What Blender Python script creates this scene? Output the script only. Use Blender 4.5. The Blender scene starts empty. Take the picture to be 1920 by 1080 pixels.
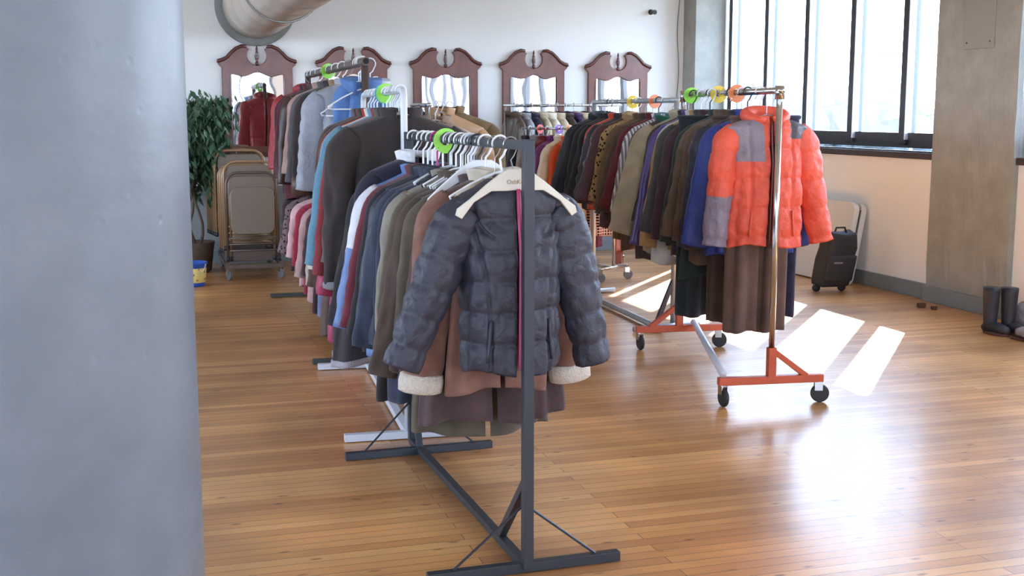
import bpy, bmesh, math, random
from mathutils import Vector, Matrix, noise
random.seed(7)
S = bpy.context.scene
COL = S.collection
PI = math.pi
R = math.radians
TH = R(17.0)                      # the room is turned 17 degrees against the view
CT, ST = math.cos(TH), math.sin(TH)
EYE = 1.55

# ------------------------------------------------------------------ camera, sky, sun, exposure
cd = bpy.data.cameras.new('camera'); cam = bpy.data.objects.new('camera', cd); COL.objects.link(cam)
cam.location = (0, 0, EYE); cam.rotation_euler = (R(90 - 8.3), 0, 0)
cd.sensor_width = 36; cd.lens = 36 * 2250 / 1920; cd.clip_end = 500
S.camera = cam
S.view_settings.view_transform = 'Standard'; S.view_settings.look = 'None'
S.view_settings.gamma = 1; S.view_settings.use_curve_mapping = False
S.view_settings.exposure = 1.45
W = bpy.data.worlds.new('world'); S.world = W; W.use_nodes = True
wn = W.node_tree; wn.nodes.clear()
wo = wn.nodes.new('ShaderNodeOutputWorld'); wb = wn.nodes.new('ShaderNodeBackground')
wt = wn.nodes.new('ShaderNodeTexCoord'); ws = wn.nodes.new('ShaderNodeSeparateXYZ'); wr = wn.nodes.new('ShaderNodeValToRGB')
wn.links.new(wt.outputs['Generated'], ws.inputs[0]); wn.links.new(ws.outputs['Z'], wr.inputs[0])
wr.color_ramp.elements[0].position = 0.0; wr.color_ramp.elements[0].color = (0.74, 0.86, 1, 1)
wr.color_ramp.elements[1].position = 0.6; wr.color_ramp.elements[1].color = (0.44, 0.64, 1, 1)
wn.links.new(wr.outputs[0], wb.inputs['Color']); wb.inputs['Strength'].default_value = 6.0
wn.links.new(wb.outputs[0], wo.inputs[0])
sl = bpy.data.lights.new('sun', 'SUN'); sun = bpy.data.objects.new('sun', sl); COL.objects.link(sun)
sl.energy = 15; sl.angle = R(0.6); sl.color = (1, 0.97, 0.92)
sun.rotation_euler = Vector((-.40 * math.cos(R(36.2)), -.917 * math.cos(R(36.2)), -math.sin(R(36.2)))).to_track_quat('-Z', 'Y').to_euler()
sun.location = (8, 18, 12)
S.cycles.max_bounces = 8; S.cycles.diffuse_bounces = 5; S.cycles.glossy_bounces = 4
S.cycles.transparent_max_bounces = 16; S.cycles.sample_clamp_indirect = 8; S.cycles.use_denoising = True
S.cycles.caustics_reflective = False; S.cycles.caustics_refractive = False

def rm(a, b, z=0.0):              # room coordinates (along the back wall, towards it) to world
    return Vector((a * CT - b * ST, a * ST + b * CT, z))

# ------------------------------------------------------------------ materials
MATS = {}
def lin(c):
    return tuple(((x / 255) / 12.92 if x / 255 <= .04045 else (((x / 255) + .055) / 1.055) ** 2.4) for x in c)
def new_mat(name):
    m = bpy.data.materials.new(name); m.use_nodes = True
    return m, m.node_tree, m.node_tree.nodes['Principled BSDF']
def nd(nt, t, **k):
    n = nt.nodes.new(t)
    for a, v in k.items():
        if a in n.inputs.keys(): n.inputs[a].default_value = v
        else: setattr(n, a, v)
    return n
def bump(nt, b, src, strength, dist):
    u = nd(nt, 'ShaderNodeBump'); u.inputs['Strength'].default_value = strength; u.inputs['Distance'].default_value = dist
    nt.links.new(src, u.inputs['Height']); nt.links.new(u.outputs[0], b.inputs['Normal']); return u
def mat(name, rgb, rough=.5, metal=0., bs=0., bscale=40., vary=0., vscale=6., sheen=0., coat=0., spec=.5):
    if name in MATS: return MATS[name]
    m, nt, b = new_mat(name)
    c = lin(rgb)
    b.inputs['Base Color'].default_value = (*c, 1); b.inputs['Roughness'].default_value = rough
    b.inputs['Metallic'].default_value = metal; b.inputs['Specular IOR Level'].default_value = spec
    if sheen: b.inputs['Sheen Weight'].default_value = sheen; b.inputs['Sheen Roughness'].default_value = .5
    if coat: b.inputs['Coat Weight'].default_value = coat; b.inputs['Coat Roughness'].default_value = .15
    tc = nd(nt, 'ShaderNodeTexCoord')
    if vary:
        n = nd(nt, 'ShaderNodeTexNoise'); n.inputs['Scale'].default_value = vscale; n.inputs['Detail'].default_value = 5
        nt.links.new(tc.outputs['Object'], n.inputs['Vector'])
        r = nd(nt, 'ShaderNodeValToRGB')
        r.color_ramp.elements[0].position = .3; r.color_ramp.elements[0].color = (*[x * (1 - vary) for x in c], 1)
        r.color_ramp.elements[1].position = .7; r.color_ramp.elements[1].color = (*[min(1, x * (1 + vary)) for x in c], 1)
        nt.links.new(n.outputs['Fac'], r.inputs[0]); nt.links.new(r.outputs[0], b.inputs['Base Color'])
    if bs:
        n = nd(nt, 'ShaderNodeTexNoise'); n.inputs['Scale'].default_value = bscale; n.inputs['Detail'].default_value = 6
        nt.links.new(tc.outputs['Object'], n.inputs['Vector']); bump(nt, b, n.outputs['Fac'], bs, .01)
    MATS[name] = m; return m

def cloth(kind, rgb):
    """fabric with its own weave or wrinkle"""
    key = '%s cloth %02x%02x%02x' % ((kind,) + tuple(rgb))
    if key in MATS: return MATS[key]
    m, nt, b = new_mat(key); c = lin(rgb)
    tc = nd(nt, 'ShaderNodeTexCoord')
    b.inputs['Roughness'].default_value = {'puffer': .5, 'leather': .4, 'satin': .35}.get(kind, .85)
    b.inputs['Specular IOR Level'].default_value = .45 if kind in ('puffer', 'leather', 'satin') else .2
    if kind in ('wool', 'fleece', 'suede', 'pile'):
        b.inputs['Sheen Weight'].default_value = .12; b.inputs['Sheen Roughness'].default_value = .6
    n = nd(nt, 'ShaderNodeTexNoise'); n.inputs['Detail'].default_value = 4
    n.inputs['Scale'].default_value = {'wool': 9, 'suede': 14, 'pile': 120, 'fleece': 60, 'leather': 22}.get(kind, 11)
    nt.links.new(tc.outputs['Object'], n.inputs['Vector'])
    r = nd(nt, 'ShaderNodeValToRGB'); v = .22 if kind in ('wool', 'suede', 'leather') else .10
    r.color_ramp.elements[0].position = .3; r.color_ramp.elements[0].color = (*[x * (1 - v) for x in c], 1)
    r.color_ramp.elements[1].position = .7; r.color_ramp.elements[1].color = (*[x * (1 + v) for x in c], 1)
    nt.links.new(n.outputs['Fac'], r.inputs[0]); out = r.outputs[0]
    if kind in ('plaid', 'stripe', 'check'):
        mx = nd(nt, 'ShaderNodeMix', data_type='RGBA')
        chk = nd(nt, 'ShaderNodeTexWave'); chk.inputs['Scale'].default_value = {'plaid': 9, 'stripe': 14, 'check': 12}[kind]
        chk.bands_direction = 'Z' if kind != 'stripe' else 'X'
        nt.links.new(tc.outputs['Object'], chk.inputs['Vector'])
        rr = nd(nt, 'ShaderNodeValToRGB'); rr.color_ramp.interpolation = 'CONSTANT'; rr.color_ramp.elements[1].position = .55
        if kind == 'stripe':
            nt.links.new(chk.outputs['Fac'], rr.inputs[0])
        else:
            c2 = nd(nt, 'ShaderNodeTexWave'); c2.inputs['Scale'].default_value = chk.inputs['Scale'].default_value; c2.bands_direction = 'X'
            nt.links.new(tc.outputs['Object'], c2.inputs['Vector'])
            mm = nd(nt, 'ShaderNodeMath', operation='MULTIPLY'); nt.links.new(chk.outputs['Fac'], mm.inputs[0]); nt.links.new(c2.outputs['Fac'], mm.inputs[1])
            rr.color_ramp.elements[1].position = .3; nt.links.new(mm.outputs[0], rr.inputs[0])
        nt.links.new(rr.outputs[0], mx.inputs['Factor']); nt.links.new(out, mx.inputs['A'])
        mx.inputs['B'].default_value = {'plaid': (.09, .02, .02, 1), 'stripe': (.75, .75, .78, 1), 'check': (.01, .01, .012, 1)}[kind]
        out = mx.outputs['Result']
    if kind == 'leopard':
        vo = nd(nt, 'ShaderNodeTexVoronoi'); vo.inputs['Scale'].default_value = 38
        nt.links.new(tc.outputs['Object'], vo.inputs['Vector'])
        rr = nd(nt, 'ShaderNodeValToRGB'); rr.color_ramp.elements[0].color = (.02, .015, .01, 1); rr.color_ramp.elements[0].position = .32
        rr.color_ramp.elements[1].position = .42; rr.color_ramp.elements[1].color = (*c, 1)
        nt.links.new(vo.outputs['Distance'], rr.inputs[0]); out = rr.outputs[0]
    nt.links.new(out, b.inputs['Base Color'])
    f = nd(nt, 'ShaderNodeTexNoise'); f.inputs['Detail'].default_value = 7
    f.inputs['Scale'].default_value = {'wool': 260, 'fleece': 130, 'suede': 90, 'pile': 150, 'knit': 170, 'puffer': 26, 'leather': 60, 'satin': 18}.get(kind, 120)
    if kind == 'puffer': f.inputs['Distortion'].default_value = .8
    nt.links.new(tc.outputs['Object'], f.inputs['Vector'])
    bump(nt, b, f.outputs['Fac'], {'puffer': .55, 'pile': .9, 'fleece': .6, 'wool': .35, 'leather': .4}.get(kind, .3), {'puffer': .012, 'pile': .01}.get(kind, .004))
    MATS[key] = m; return m

# ------------------------------------------------------------------ helpers
def link(o, parent=None):
    COL.objects.link(o)
    if parent is not None: o.parent = parent
    return o
def obj(name, bm, m, parent=None, smooth=False, mats=None):
    me = bpy.data.meshes.new(name); bm.normal_update(); bm.to_mesh(me); bm.free()
    for x in (mats or [m]): me.materials.append(x)
    if smooth: me.polygons.foreach_set('use_smooth', [True] * len(me.polygons))
    o = bpy.data.objects.new(name, me); return link(o, parent)
def tag(o, label, cat, group=None):
    o['label'] = label; o['category'] = cat
    if group: o['group'] = group
    return o
def thing(name, label, cat, loc=(0, 0, 0), rz=0, group=None):
    o = bpy.data.objects.new(name, None); o.location = loc; o.rotation_euler = (0, 0, rz); o.empty_display_size = .1
    link(o); return tag(o, label, cat, group)
def struct(name, bm, m, parent=None, smooth=False, mats=None):
    o = obj(name, bm, m, parent, smooth, mats)
    if parent is None: o['kind'] = 'structure'
    return o
def box(bm, lo, hi, M=None, bev=0):
    r = bmesh.ops.create_cube(bm, size=1)
    vs = r['verts']
    for v in vs:
        v.co = Vector(((lo[0] + hi[0]) / 2 + v.co.x * (hi[0] - lo[0]), (lo[1] + hi[1]) / 2 + v.co.y * (hi[1] - lo[1]), (lo[2] + hi[2]) / 2 + v.co.z * (hi[2] - lo[2])))
    if bev:
        es = list({e for v in vs for e in v.link_edges})
        rr = bmesh.ops.bevel(bm, geom=es, offset=bev, segments=2, affect='EDGES', profile=.5)
        vs = list({v for f in rr['faces'] for v in f.verts} | {v for v in vs if v.is_valid})
    if M is not None:
        for v in vs: v.co = M @ v.co
    return vs
def B(): return bmesh.new()
def bx(lo, hi, bev=0, M=None):
    b = B(); box(b, lo, hi, M, bev); return b
def beam(bm, p, q, w, h, up=Vector((0, 0, 1)), bev=.002):
    p, q = Vector(p), Vector(q); d = (q - p); L = d.length; y = d.normalized()
    if abs(y.dot(up)) > .98: up = Vector((0, 1, 0))
    x = y.cross(up).normalized(); z = x.cross(y)
    M = Matrix((x, y, z)).transposed().to_4x4(); M.translation = p
    box(bm, (-w / 2, 0, -h / 2), (w / 2, L, h / 2), M, bev)
def tube(bm, pts, r, n=10, cap=True, flat=1.0, flatdir=None):
    """sweep a round or oval section along points; r may be a list"""
    P = [Vector(p) for p in pts]; N = len(P)
    rs = r if isinstance(r, (list, tuple)) else [r] * N
    rings = []; t0 = (P[1] - P[0]).normalized()
    a = Vector(flatdir) if flatdir is not None else (Vector((0, 0, 1)) if abs(t0.z) < .9 else Vector((1, 0, 0)))
    nrm = (a - t0 * a.dot(t0)).normalized()
    for i in range(N):
        t = (P[min(i + 1, N - 1)] - P[max(i - 1, 0)]).normalized()
        nrm = (nrm - t * nrm.dot(t)).normalized(); bi = t.cross(nrm)
        rings.append([bm.verts.new(P[i] + (nrm * math.cos(2 * PI * k / n) * flat + bi * math.sin(2 * PI * k / n)) * rs[i]) for k in range(n)])
    for i in range(N - 1):
        for k in range(n):
            bm.faces.new((rings[i][k], rings[i][(k + 1) % n], rings[i + 1][(k + 1) % n], rings[i + 1][k]))
    if cap:
        bm.faces.new(rings[0][::-1]); bm.faces.new(rings[-1])
    return rings
def lathe(bm, prof, n=24, M=None):
    rings = []
    for r, z in prof:
        rings.append([bm.verts.new((r * math.cos(2 * PI * k / n), r * math.sin(2 * PI * k / n), z)) for k in range(n)])
    for i in range(len(rings) - 1):
        for k in range(n):
            bm.faces.new((rings[i][k], rings[i][(k + 1) % n], rings[i + 1][(k + 1) % n], rings[i + 1][k]))
    bm.faces.new(rings[0][::-1]); bm.faces.new(rings[-1])
    if M is not None:
        for rg in rings:
            for v in rg: v.co = M @ v.co
def arc(cx, cz, r, a0, a1, n, y=0):
    return [(cx + r * math.cos(R(a0 + (a1 - a0) * i / n)), y, cz + r * math.sin(R(a0 + (a1 - a0) * i / n))) for i in range(n + 1)]
def prism(name, outline, holes, depth, bevel, m, parent=None):
    """flat outline in x,z with holes, extruded along y, via a filled curve"""
    cu = bpy.data.curves.new(name, 'CURVE'); cu.dimensions = '2D'; cu.fill_mode = 'BOTH'; cu.extrude = depth / 2; cu.bevel_depth = bevel; cu.bevel_resolution = 1
    for loop in [outline] + list(holes):
        sp = cu.splines.new('POLY'); sp.points.add(len(loop) - 1); sp.use_cyclic_u = True
        for p, (x, z) in zip(sp.points, loop): p.co = (x, z, 0, 1)
    t = bpy.data.objects.new('tmp', cu); COL.objects.link(t)
    dg = bpy.context.evaluated_depsgraph_get(); me = bpy.data.meshes.new_from_object(t.evaluated_get(dg))
    bpy.data.objects.remove(t); bpy.data.curves.remove(cu)
    me.transform(Matrix.Rotation(R(90), 4, 'X')); me.name = name
    me.materials.clear(); me.materials.append(m)
    return link(bpy.data.objects.new(name, me), parent)
def sm(x, a, b):
    t = max(0, min(1, (x - a) / (b - a))); return t * t * (3 - 2 * t)

# ------------------------------------------------------------------ setting materials
wall_white = mat('painted white wall', (226, 229, 230), .75, bs=.08, bscale=14, vary=.02, vscale=2)
wall_cream = mat('white painted low wall', (250, 250, 250), .6, bs=.08, bscale=14, vary=.02, vscale=2)
wall_grey = mat('grey painted dado', (138, 142, 142), .7, bs=.1, bscale=20, vary=.05, vscale=4)
base_grey = mat('grey blue baseboard paint', (128, 138, 142), .45, bs=.05)
frame_dark = mat('dark grey steel window frame', (48, 50, 58), .45, bs=.05)
sill_dark = mat('dark brown sill', (64, 54, 52), .5, bs=.1)
ceil_m = mat('white ceiling', (225, 225, 222), .8)

def floor_mat():
    m, nt, b = new_mat('worn maple strip floor')
    tc = nd(nt, 'ShaderNodeTexCoord')
    br = nd(nt, 'ShaderNodeTexBrick'); br.offset = .37; br.offset_frequency = 2; br.squash = 1
    br.inputs['Scale'].default_value = 1; br.inputs['Brick Width'].default_value = 1.7; br.inputs['Row Height'].default_value = .062
    br.inputs['Mortar Size'].default_value = .0016; br.inputs['Mortar Smooth'].default_value = .3; br.inputs['Bias'].default_value = 0
    br.inputs['Color1'].default_value = (0, 0, 0, 1); br.inputs['Color2'].default_value = (1, 1, 1, 1); br.inputs['Mortar'].default_value = (.5, .5, .5, 1)
    nt.links.new(tc.outputs['Object'], br.inputs['Vector'])
    rp = nd(nt, 'ShaderNodeValToRGB'); e = rp.color_ramp.elements
    e[0].color = (*lin((160, 100, 52)), 1); e[1].color = (*lin((248, 196, 128)), 1)
    x = e.new(.5); x.color = (*lin((222, 158, 94)), 1)
    # plank tint: brick value mixed with streaky grain
    mp = nd(nt, 'ShaderNodeMapping'); mp.inputs['Scale'].default_value = (.9, 24, 1); nt.links.new(tc.outputs['Object'], mp.inputs[0])
    gr = nd(nt, 'ShaderNodeTexNoise'); gr.inputs['Scale'].default_value = 2.2; gr.inputs['Detail'].default_value = 8; gr.inputs['Roughness'].default_value = .65
    nt.links.new(mp.outputs[0], gr.inputs['Vector'])
    mx = nd(nt, 'ShaderNodeMix', data_type='RGBA'); mx.inputs['Factor'].default_value = .55
    nt.links.new(br.outputs['Color'], mx.inputs['A']); nt.links.new(gr.outputs['Fac'], mx.inputs['B']); nt.links.new(mx.outputs['Result'], rp.inputs[0])
    # broad worn patches
    wn_ = nd(nt, 'ShaderNodeTexNoise'); wn_.inputs['Scale'].default_value = 1.3; wn_.inputs['Detail'].default_value = 5; nt.links.new(tc.outputs['Object'], wn_.inputs['Vector'])
    wr_ = nd(nt, 'ShaderNodeValToRGB'); wr_.color_ramp.elements[0].position = .38; wr_.color_ramp.elements[1].position = .68
    wr_.color_ramp.elements[0].color = (.58, .58, .60, 1); wr_.color_ramp.elements[1].color = (1.1, 1.1, 1.12, 1)
    nt.links.new(wn_.outputs['Fac'], wr_.inputs[0])
    mu = nd(nt, 'ShaderNodeMix', data_type='RGBA', blend_type='MULTIPLY'); mu.inputs['Factor'].default_value = .8
    nt.links.new(rp.outputs[0], mu.inputs['A']); nt.links.new(wr_.outputs[0], mu.inputs['B'])
    # dark knots and nail scars, stretched along the boards
    mk = nd(nt, 'ShaderNodeMapping'); mk.inputs['Scale'].default_value = (5, 14, 1); nt.links.new(tc.outputs['Object'], mk.inputs[0])
    vo = nd(nt, 'ShaderNodeTexVoronoi'); vo.inputs['Scale'].default_value = .8; nt.links.new(mk.outputs[0], vo.inputs['Vector'])
    vr = nd(nt, 'ShaderNodeValToRGB'); vr.color_ramp.elements[0].position = .045; vr.color_ramp.elements[1].position = .12
    vr.color_ramp.elements[0].color = (.22, .16, .14, 1); vr.color_ramp.elements[1].color = (1, 1, 1, 1); nt.links.new(vo.outputs['Distance'], vr.inputs[0])
    m2 = nd(nt, 'ShaderNodeMix', data_type='RGBA', blend_type='MULTIPLY'); m2.inputs['Factor'].default_value = .8
    nt.links.new(mu.outputs['Result'], m2.inputs['A']); nt.links.new(vr.outputs[0], m2.inputs['B'])
    m3 = nd(nt, 'ShaderNodeMix', data_type='RGBA'); m3.inputs['B'].default_value = (.07, .04, .025, 1)
    nt.links.new(br.outputs['Fac'], m3.inputs['Factor']); nt.links.new(m2.outputs['Result'], m3.inputs['A'])
    nt.links.new(m3.outputs['Result'], b.inputs['Base Color'])
    rr = nd(nt, 'ShaderNodeValToRGB'); rr.color_ramp.elements[0].color = (.24, .24, .24, 1); rr.color_ramp.elements[1].color = (.5, .5, .5, 1)
    nt.links.new(gr.outputs['Fac'], rr.inputs[0]); nt.links.new(rr.outputs[0], b.inputs['Roughness'])
    b.inputs['Specular IOR Level'].default_value = .6; b.inputs['Coat Weight'].default_value = .35; b.inputs['Coat Roughness'].default_value = .22
    # bump: board gaps plus slow cupping
    ad = nd(nt, 'ShaderNodeMath', operation='MULTIPLY_ADD'); ad.inputs[1].default_value = -.6
    lo = nd(nt, 'ShaderNodeTexNoise'); lo.inputs['Scale'].default_value = 2.0; lo.inputs['Detail'].default_value = 3
    mp2 = nd(nt, 'ShaderNodeMapping'); mp2.inputs['Scale'].default_value = (1, 9, 1); nt.links.new(tc.outputs['Object'], mp2.inputs[0]); nt.links.new(mp2.outputs[0], lo.inputs['Vector'])
    nt.links.new(br.outputs['Fac'], ad.inputs[0]); nt.links.new(lo.outputs['Fac'], ad.inputs[2])
    bump(nt, b, ad.outputs[0], .22, .006)
    return m
FLOOR = floor_mat()

def concrete(name, c1, c2, rough=.7):
    m, nt, b = new_mat(name); tc = nd(nt, 'ShaderNodeTexCoord')
    n = nd(nt, 'ShaderNodeTexNoise'); n.inputs['Scale'].default_value = 5; n.inputs['Detail'].default_value = 9; n.inputs['Roughness'].default_value = .6
    nt.links.new(tc.outputs['Object'], n.inputs['Vector'])
    r = nd(nt, 'ShaderNodeValToRGB'); r.color_ramp.elements[0].position = .35; r.color_ramp.elements[1].position = .7
    r.color_ramp.elements[0].color = (*lin(c1), 1); r.color_ramp.elements[1].color = (*lin(c2), 1)
    nt.links.new(n.outputs['Fac'], r.inputs[0]); nt.links.new(r.outputs[0], b.inputs['Base Color']); b.inputs['Roughness'].default_value = rough
    mp = nd(nt, 'ShaderNodeMapping'); mp.inputs['Scale'].default_value = (5, 5, 9); nt.links.new(tc.outputs['Object'], mp.inputs[0])
    f = nd(nt, 'ShaderNodeTexNoise'); f.inputs['Scale'].default_value = 1.6; f.inputs['Detail'].default_value = 9; nt.links.new(mp.outputs[0], f.inputs['Vector'])
    v = nd(nt, 'ShaderNodeTexVoronoi'); v.inputs['Scale'].default_value = 17; nt.links.new(tc.outputs['Object'], v.inputs['Vector'])
    vr = nd(nt, 'ShaderNodeValToRGB'); vr.color_ramp.elements[0].position = .03; vr.color_ramp.elements[1].position = .16
    nt.links.new(v.outputs['Distance'], vr.inputs[0])
    mm = nd(nt, 'ShaderNodeMath', operation='MULTIPLY_ADD'); mm.inputs[1].default_value = .35
    nt.links.new(vr.outputs[0], mm.inputs[0]); nt.links.new(f.outputs['Fac'], mm.inputs[2])
    bump(nt, b, mm.outputs[0], .3, .006)
    return m
COLM = concrete('painted grey blue column', (98, 108, 118), (112, 121, 132), .4)
PILM = concrete('grey painted concrete', (146, 147, 142), (164, 164, 158), .75)

# ------------------------------------------------------------------ room shell (meshes in room coordinates, objects turned)
BW, RW = 12.73, 6.25               # back wall and right wall
LW, FW, CZ = -7.5, -9.5, 3.9       # left wall, rear wall, ceiling height
def rstruct(name, bm, m, mats=None, smooth=False):
    o = struct(name, bm, m, None, smooth, mats); o.rotation_euler = (0, 0, TH); return o
rstruct('floor', bx((LW - .2, FW - .2, -.15), (RW + .3, BW + .2, 0)), FLOOR)
rstruct('ceiling', bx((LW - .2, FW - .2, CZ), (RW + .3, BW + .2, CZ + .15)), ceil_m)
b = B(); box(b, (LW - .2, BW, 0), (RW + .3, BW + .2, CZ)); box(b, (LW, BW - .012, 0), (RW - .3, BW + .01, .8))
o = rstruct('wall_back', b, None, [wall_white, wall_grey])
for p in o.data.polygons:
    if p.index >= 6: p.material_index = 1
rstruct('baseboard_back', bx((LW, BW - .035, 0), (5.93, BW - .012, .13), .004), base_grey)
# rear wall and left wall carry unseen windows, added and widened for fill light
def wall_with_holes(name, axis, pos, thick, lo, hi, holes, m):
    """wall plane at room coordinate pos; holes = (start, end, z0, z1)"""
    b = B()
    def bb(s0, s1, z0, z1):
        if axis == 'a': box(b, (min(pos, pos + thick), s0, z0), (max(pos, pos + thick), s1, z1))
        else: box(b, (s0, min(pos, pos + thick), z0), (s1, max(pos, pos + thick), z1))
    cur = lo
    for s0, s1, z0, z1 in sorted(holes):
        bb(cur, s0, 0, CZ); bb(s0, s1, 0, z0); bb(s0, s1, z1, CZ); cur = s1
    bb(cur, hi, 0, CZ)
    return rstruct(name, b, m)
ZS, ZT = 1.22, 3.06
pitch = 5.2
bays = [(8.475 - k * pitch, 12.70 - k * pitch) for k in range(0, 4)]   # glazed bays of the right wall
wall_with_holes('wall_rear', 'b', FW, -.2, LW, RW, [(-6.5, -2.5, 1.0, 3.6), (-1.5, 2.5, 1.0, 3.6), (3.2, 5.6, 1.0, 3.6)], wall_white)
wall_with_holes('wall_left', 'a', LW, -.2, FW, BW, [(-8, -4, 1.0, 3.6), (-3, 1.5, 1.0, 3.6), (2.5, 7, 1.0, 3.6), (8, 11.5, 1.0, 3.6)], wall_white)
wall_with_holes('wall_right', 'a', RW, .25, FW, BW, [(b0, b1, ZS, ZT) for b0, b1 in bays], wall_cream)
rstruct('baseboard_right', bx((RW - .022, 8.47, 0), (RW, 12.45, .13), .004), base_grey)

glass, nt, bs_ = new_mat('dusty window glass')
nt.nodes.remove(bs_)
tr = nd(nt, 'ShaderNodeBsdfTransparent'); tl = nd(nt, 'ShaderNodeBsdfTranslucent'); gl = nd(nt, 'ShaderNodeBsdfGlossy'); gl.inputs['Roughness'].default_value = .03
tr.inputs['Color'].default_value = (.97, .985, 1, 1); tl.inputs['Color'].default_value = (.9, .95, 1, 1)
m1 = nd(nt, 'ShaderNodeMixShader'); m1.inputs[0].default_value = .035; m2 = nd(nt, 'ShaderNodeMixShader'); m2.inputs[0].default_value = .05
nt.links.new(tr.outputs[0], m1.inputs[1]); nt.links.new(tl.outputs[0], m1.inputs[2]); nt.links.new(m1.outputs[0], m2.inputs[1]); nt.links.new(gl.outputs[0], m2.inputs[2])
nt.links.new(m2.outputs[0], nt.nodes['Material Output'].inputs[0])
bright_steel = mat('bright window bead', (200, 205, 215), .3, metal=.6)

def portal(name, c, sx, sy, n):
    l = bpy.data.lights.new(name, 'AREA'); l.shape = 'RECTANGLE'; l.size = sx; l.size_y = sy; l.cycles.is_portal = True
    o = bpy.data.objects.new(name, l); o.location = c; o.rotation_euler = n.to_track_quat('-Z', 'Z').to_euler(); link(o)
def window_right(n, b0, b1):
    w = bpy.data.objects.new('window_%d' % n, None); link(w); w['kind'] = 'structure'; w.rotation_euler = (0, 0, TH)
    x0, x1 = RW + .10, RW + .16
    b = B()
    box(b, (x0, b0, ZS + .03), (x1, b1, ZS + .16)); box(b, (x0, b0, ZT - .06), (x1, b1, ZT))
    box(b, (x0, b1 - .08, ZS), (x1, b1, ZT)); box(b, (x0, b0, ZS), (x1, b0 + .03, ZT))
    obj('window_frame', b, frame_dark, w)
    ms = [b0 + .605 + .815 * k for k in range(5)]
    for y in ms:
        b = B(); box(b, (x0 - .03, y - .045, ZS + .06), (x1 + .03, y + .045, ZT - .03), None, .006)
        mo = obj('mullion', b, frame_dark, w)
        obj('mullion_bead', bx((x0 - .038, y - .057, ZS + .1), (x0 + .03, y - .045, ZT - .05), .003), bright_steel, mo)
    ed = [b0 + .06] + sorted(ms) + [b1 - .08]
    for s0, s1 in zip(ed[:-1], ed[1:]):
        obj('glass_pane', bx((x0 + .027, s0 + .03, ZS + .1), (x0 + .033, s1 - .03, ZT - .05)), glass, w)
    b = B(); box(b, (RW - .03, b0, ZS - .055), (RW + .25, b1, ZS), None, .005)
    obj('window_sill', b, sill_dark, w)
    portal('window portal', rm(RW + .24, (b0 + b1) / 2, (ZS + ZT) / 2), b1 - b0, ZT - ZS, rm(-1, 0))
for k, (b0, b1) in enumerate(bays): window_right(k + 1, b0, b1)
def unseen_fill_window(n, axis, pos, s0, s1, z0, z1):
    w = bpy.data.objects.new('window_%d' % n, None); link(w); w['kind'] = 'structure'; w.rotation_euler = (0, 0, TH)
    def bb(b, a0, a1, c0, c1, t=.03):
        if axis == 'a': box(b, (pos - .1 - t, a0, c0), (pos - .1 + t, a1, c1))
        else: box(b, (a0, pos - .1 - t, c0), (a1, pos - .1 + t, c1))
    b = B(); bb(b, s0, s1, z0, z0 + .07); bb(b, s0, s1, z1 - .07, z1); bb(b, s0, s0 + .06, z0, z1); bb(b, s1 - .06, s1, z0, z1)
    obj('window_frame', b, frame_dark, w)
    k = int((s1 - s0) / .8)
    for i in range(1, k): b = B(); bb(b, s0 + (s1 - s0) * i / k - .03, s0 + (s1 - s0) * i / k + .03, z0 + .05, z1 - .05); obj('mullion', b, frame_dark, w)
    b = B(); bb(b, s0 + .05, s1 - .05, z0 + .05, z1 - .05, .003); obj('glass_pane', b, glass, w)
    c = (s0 + s1) / 2
    if axis == 'a': portal('window portal', rm(pos - .19, c, (z0 + z1) / 2), s1 - s0, z1 - z0, rm(1, 0))
    else: portal('window portal', rm(c, pos - .19, (z0 + z1) / 2), s1 - s0, z1 - z0, rm(0, 1))
k = 5
for s0, s1 in ((-6.5, -2.5), (-1.5, 2.5), (3.2, 5.6)): unseen_fill_window(k, 'b', FW, s0, s1, 1.0, 3.6); k += 1
for s0, s1 in ((-8, -4), (-3, 1.5), (2.5, 7), (8, 11.5)): unseen_fill_window(k, 'a', LW, s0, s1, 1.0, 3.6); k += 1

# square concrete pillars between the bays, the corner one, and the big round column in front
for k in range(4):
    b1 = 8.475 - k * pitch; b0 = b1 - (pitch - 4.225)
    b = B(); box(b, (RW - .05, b0, 0), (RW + .3, b1, CZ))
    bmesh.ops.subdivide_edges(b, edges=b.edges[:], cuts=24, use_grid_fill=True)
    for v in b.verts:
        if v.co.x < RW and k == 0:
            # chipped corner and crack low on the face
            e = min(abs(v.co.y - b0), abs(v.co.y - b1))
            v.co.x += .006 * noise.noise(v.co * 9) + (.03 * max(0, noise.noise(v.co * 14)) if v.co.z < .45 and e < .3 else 0)
    o = rstruct('concrete_pillar', b, PILM)
    rstruct('baseboard_right', bx((RW - .075, b0 - .01, 0), (RW - .03, b1 + .01, .13), .004), base_grey)
rstruct('concrete_pillar', bx((5.93, 12.42, 0), (RW + .05, BW + .01, CZ), .006), PILM)
b = B()
lathe(b, [(.40, 0), (.40, .8), (.398, 2.2), (.395, CZ)], 96, Matrix.Translation((-1.003, 2.2, 0)))
o = struct('round_column', b, COLM, None, True)
for p in o.data.polygons:
    if len(p.vertices) > 4: p.use_smooth = False

# cover plate on the pillar
t = thing('cover_plate', 'blank grey steel cover plate screwed high on the square concrete pillar', 'panel', (0, 0, 0), TH)
o = obj('plate', bx((RW - .066, 7.78, 2.04), (RW - .049, 8.13, 2.62), .003), mat('grey cover plate', (150, 149, 142), .5, bs=.05), t)
for yy in (7.82, 8.09):
    for zz in (2.09, 2.57):
        b = B(); lathe(b, [(.008, 0), (.006, .004)], 10, Matrix.Translation((RW - .066, yy, zz)) @ Matrix.Rotation(R(-90), 4, 'Y')); obj('screw', b, mat('screw head', (90, 88, 84), .4, metal=.8), t)

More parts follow.
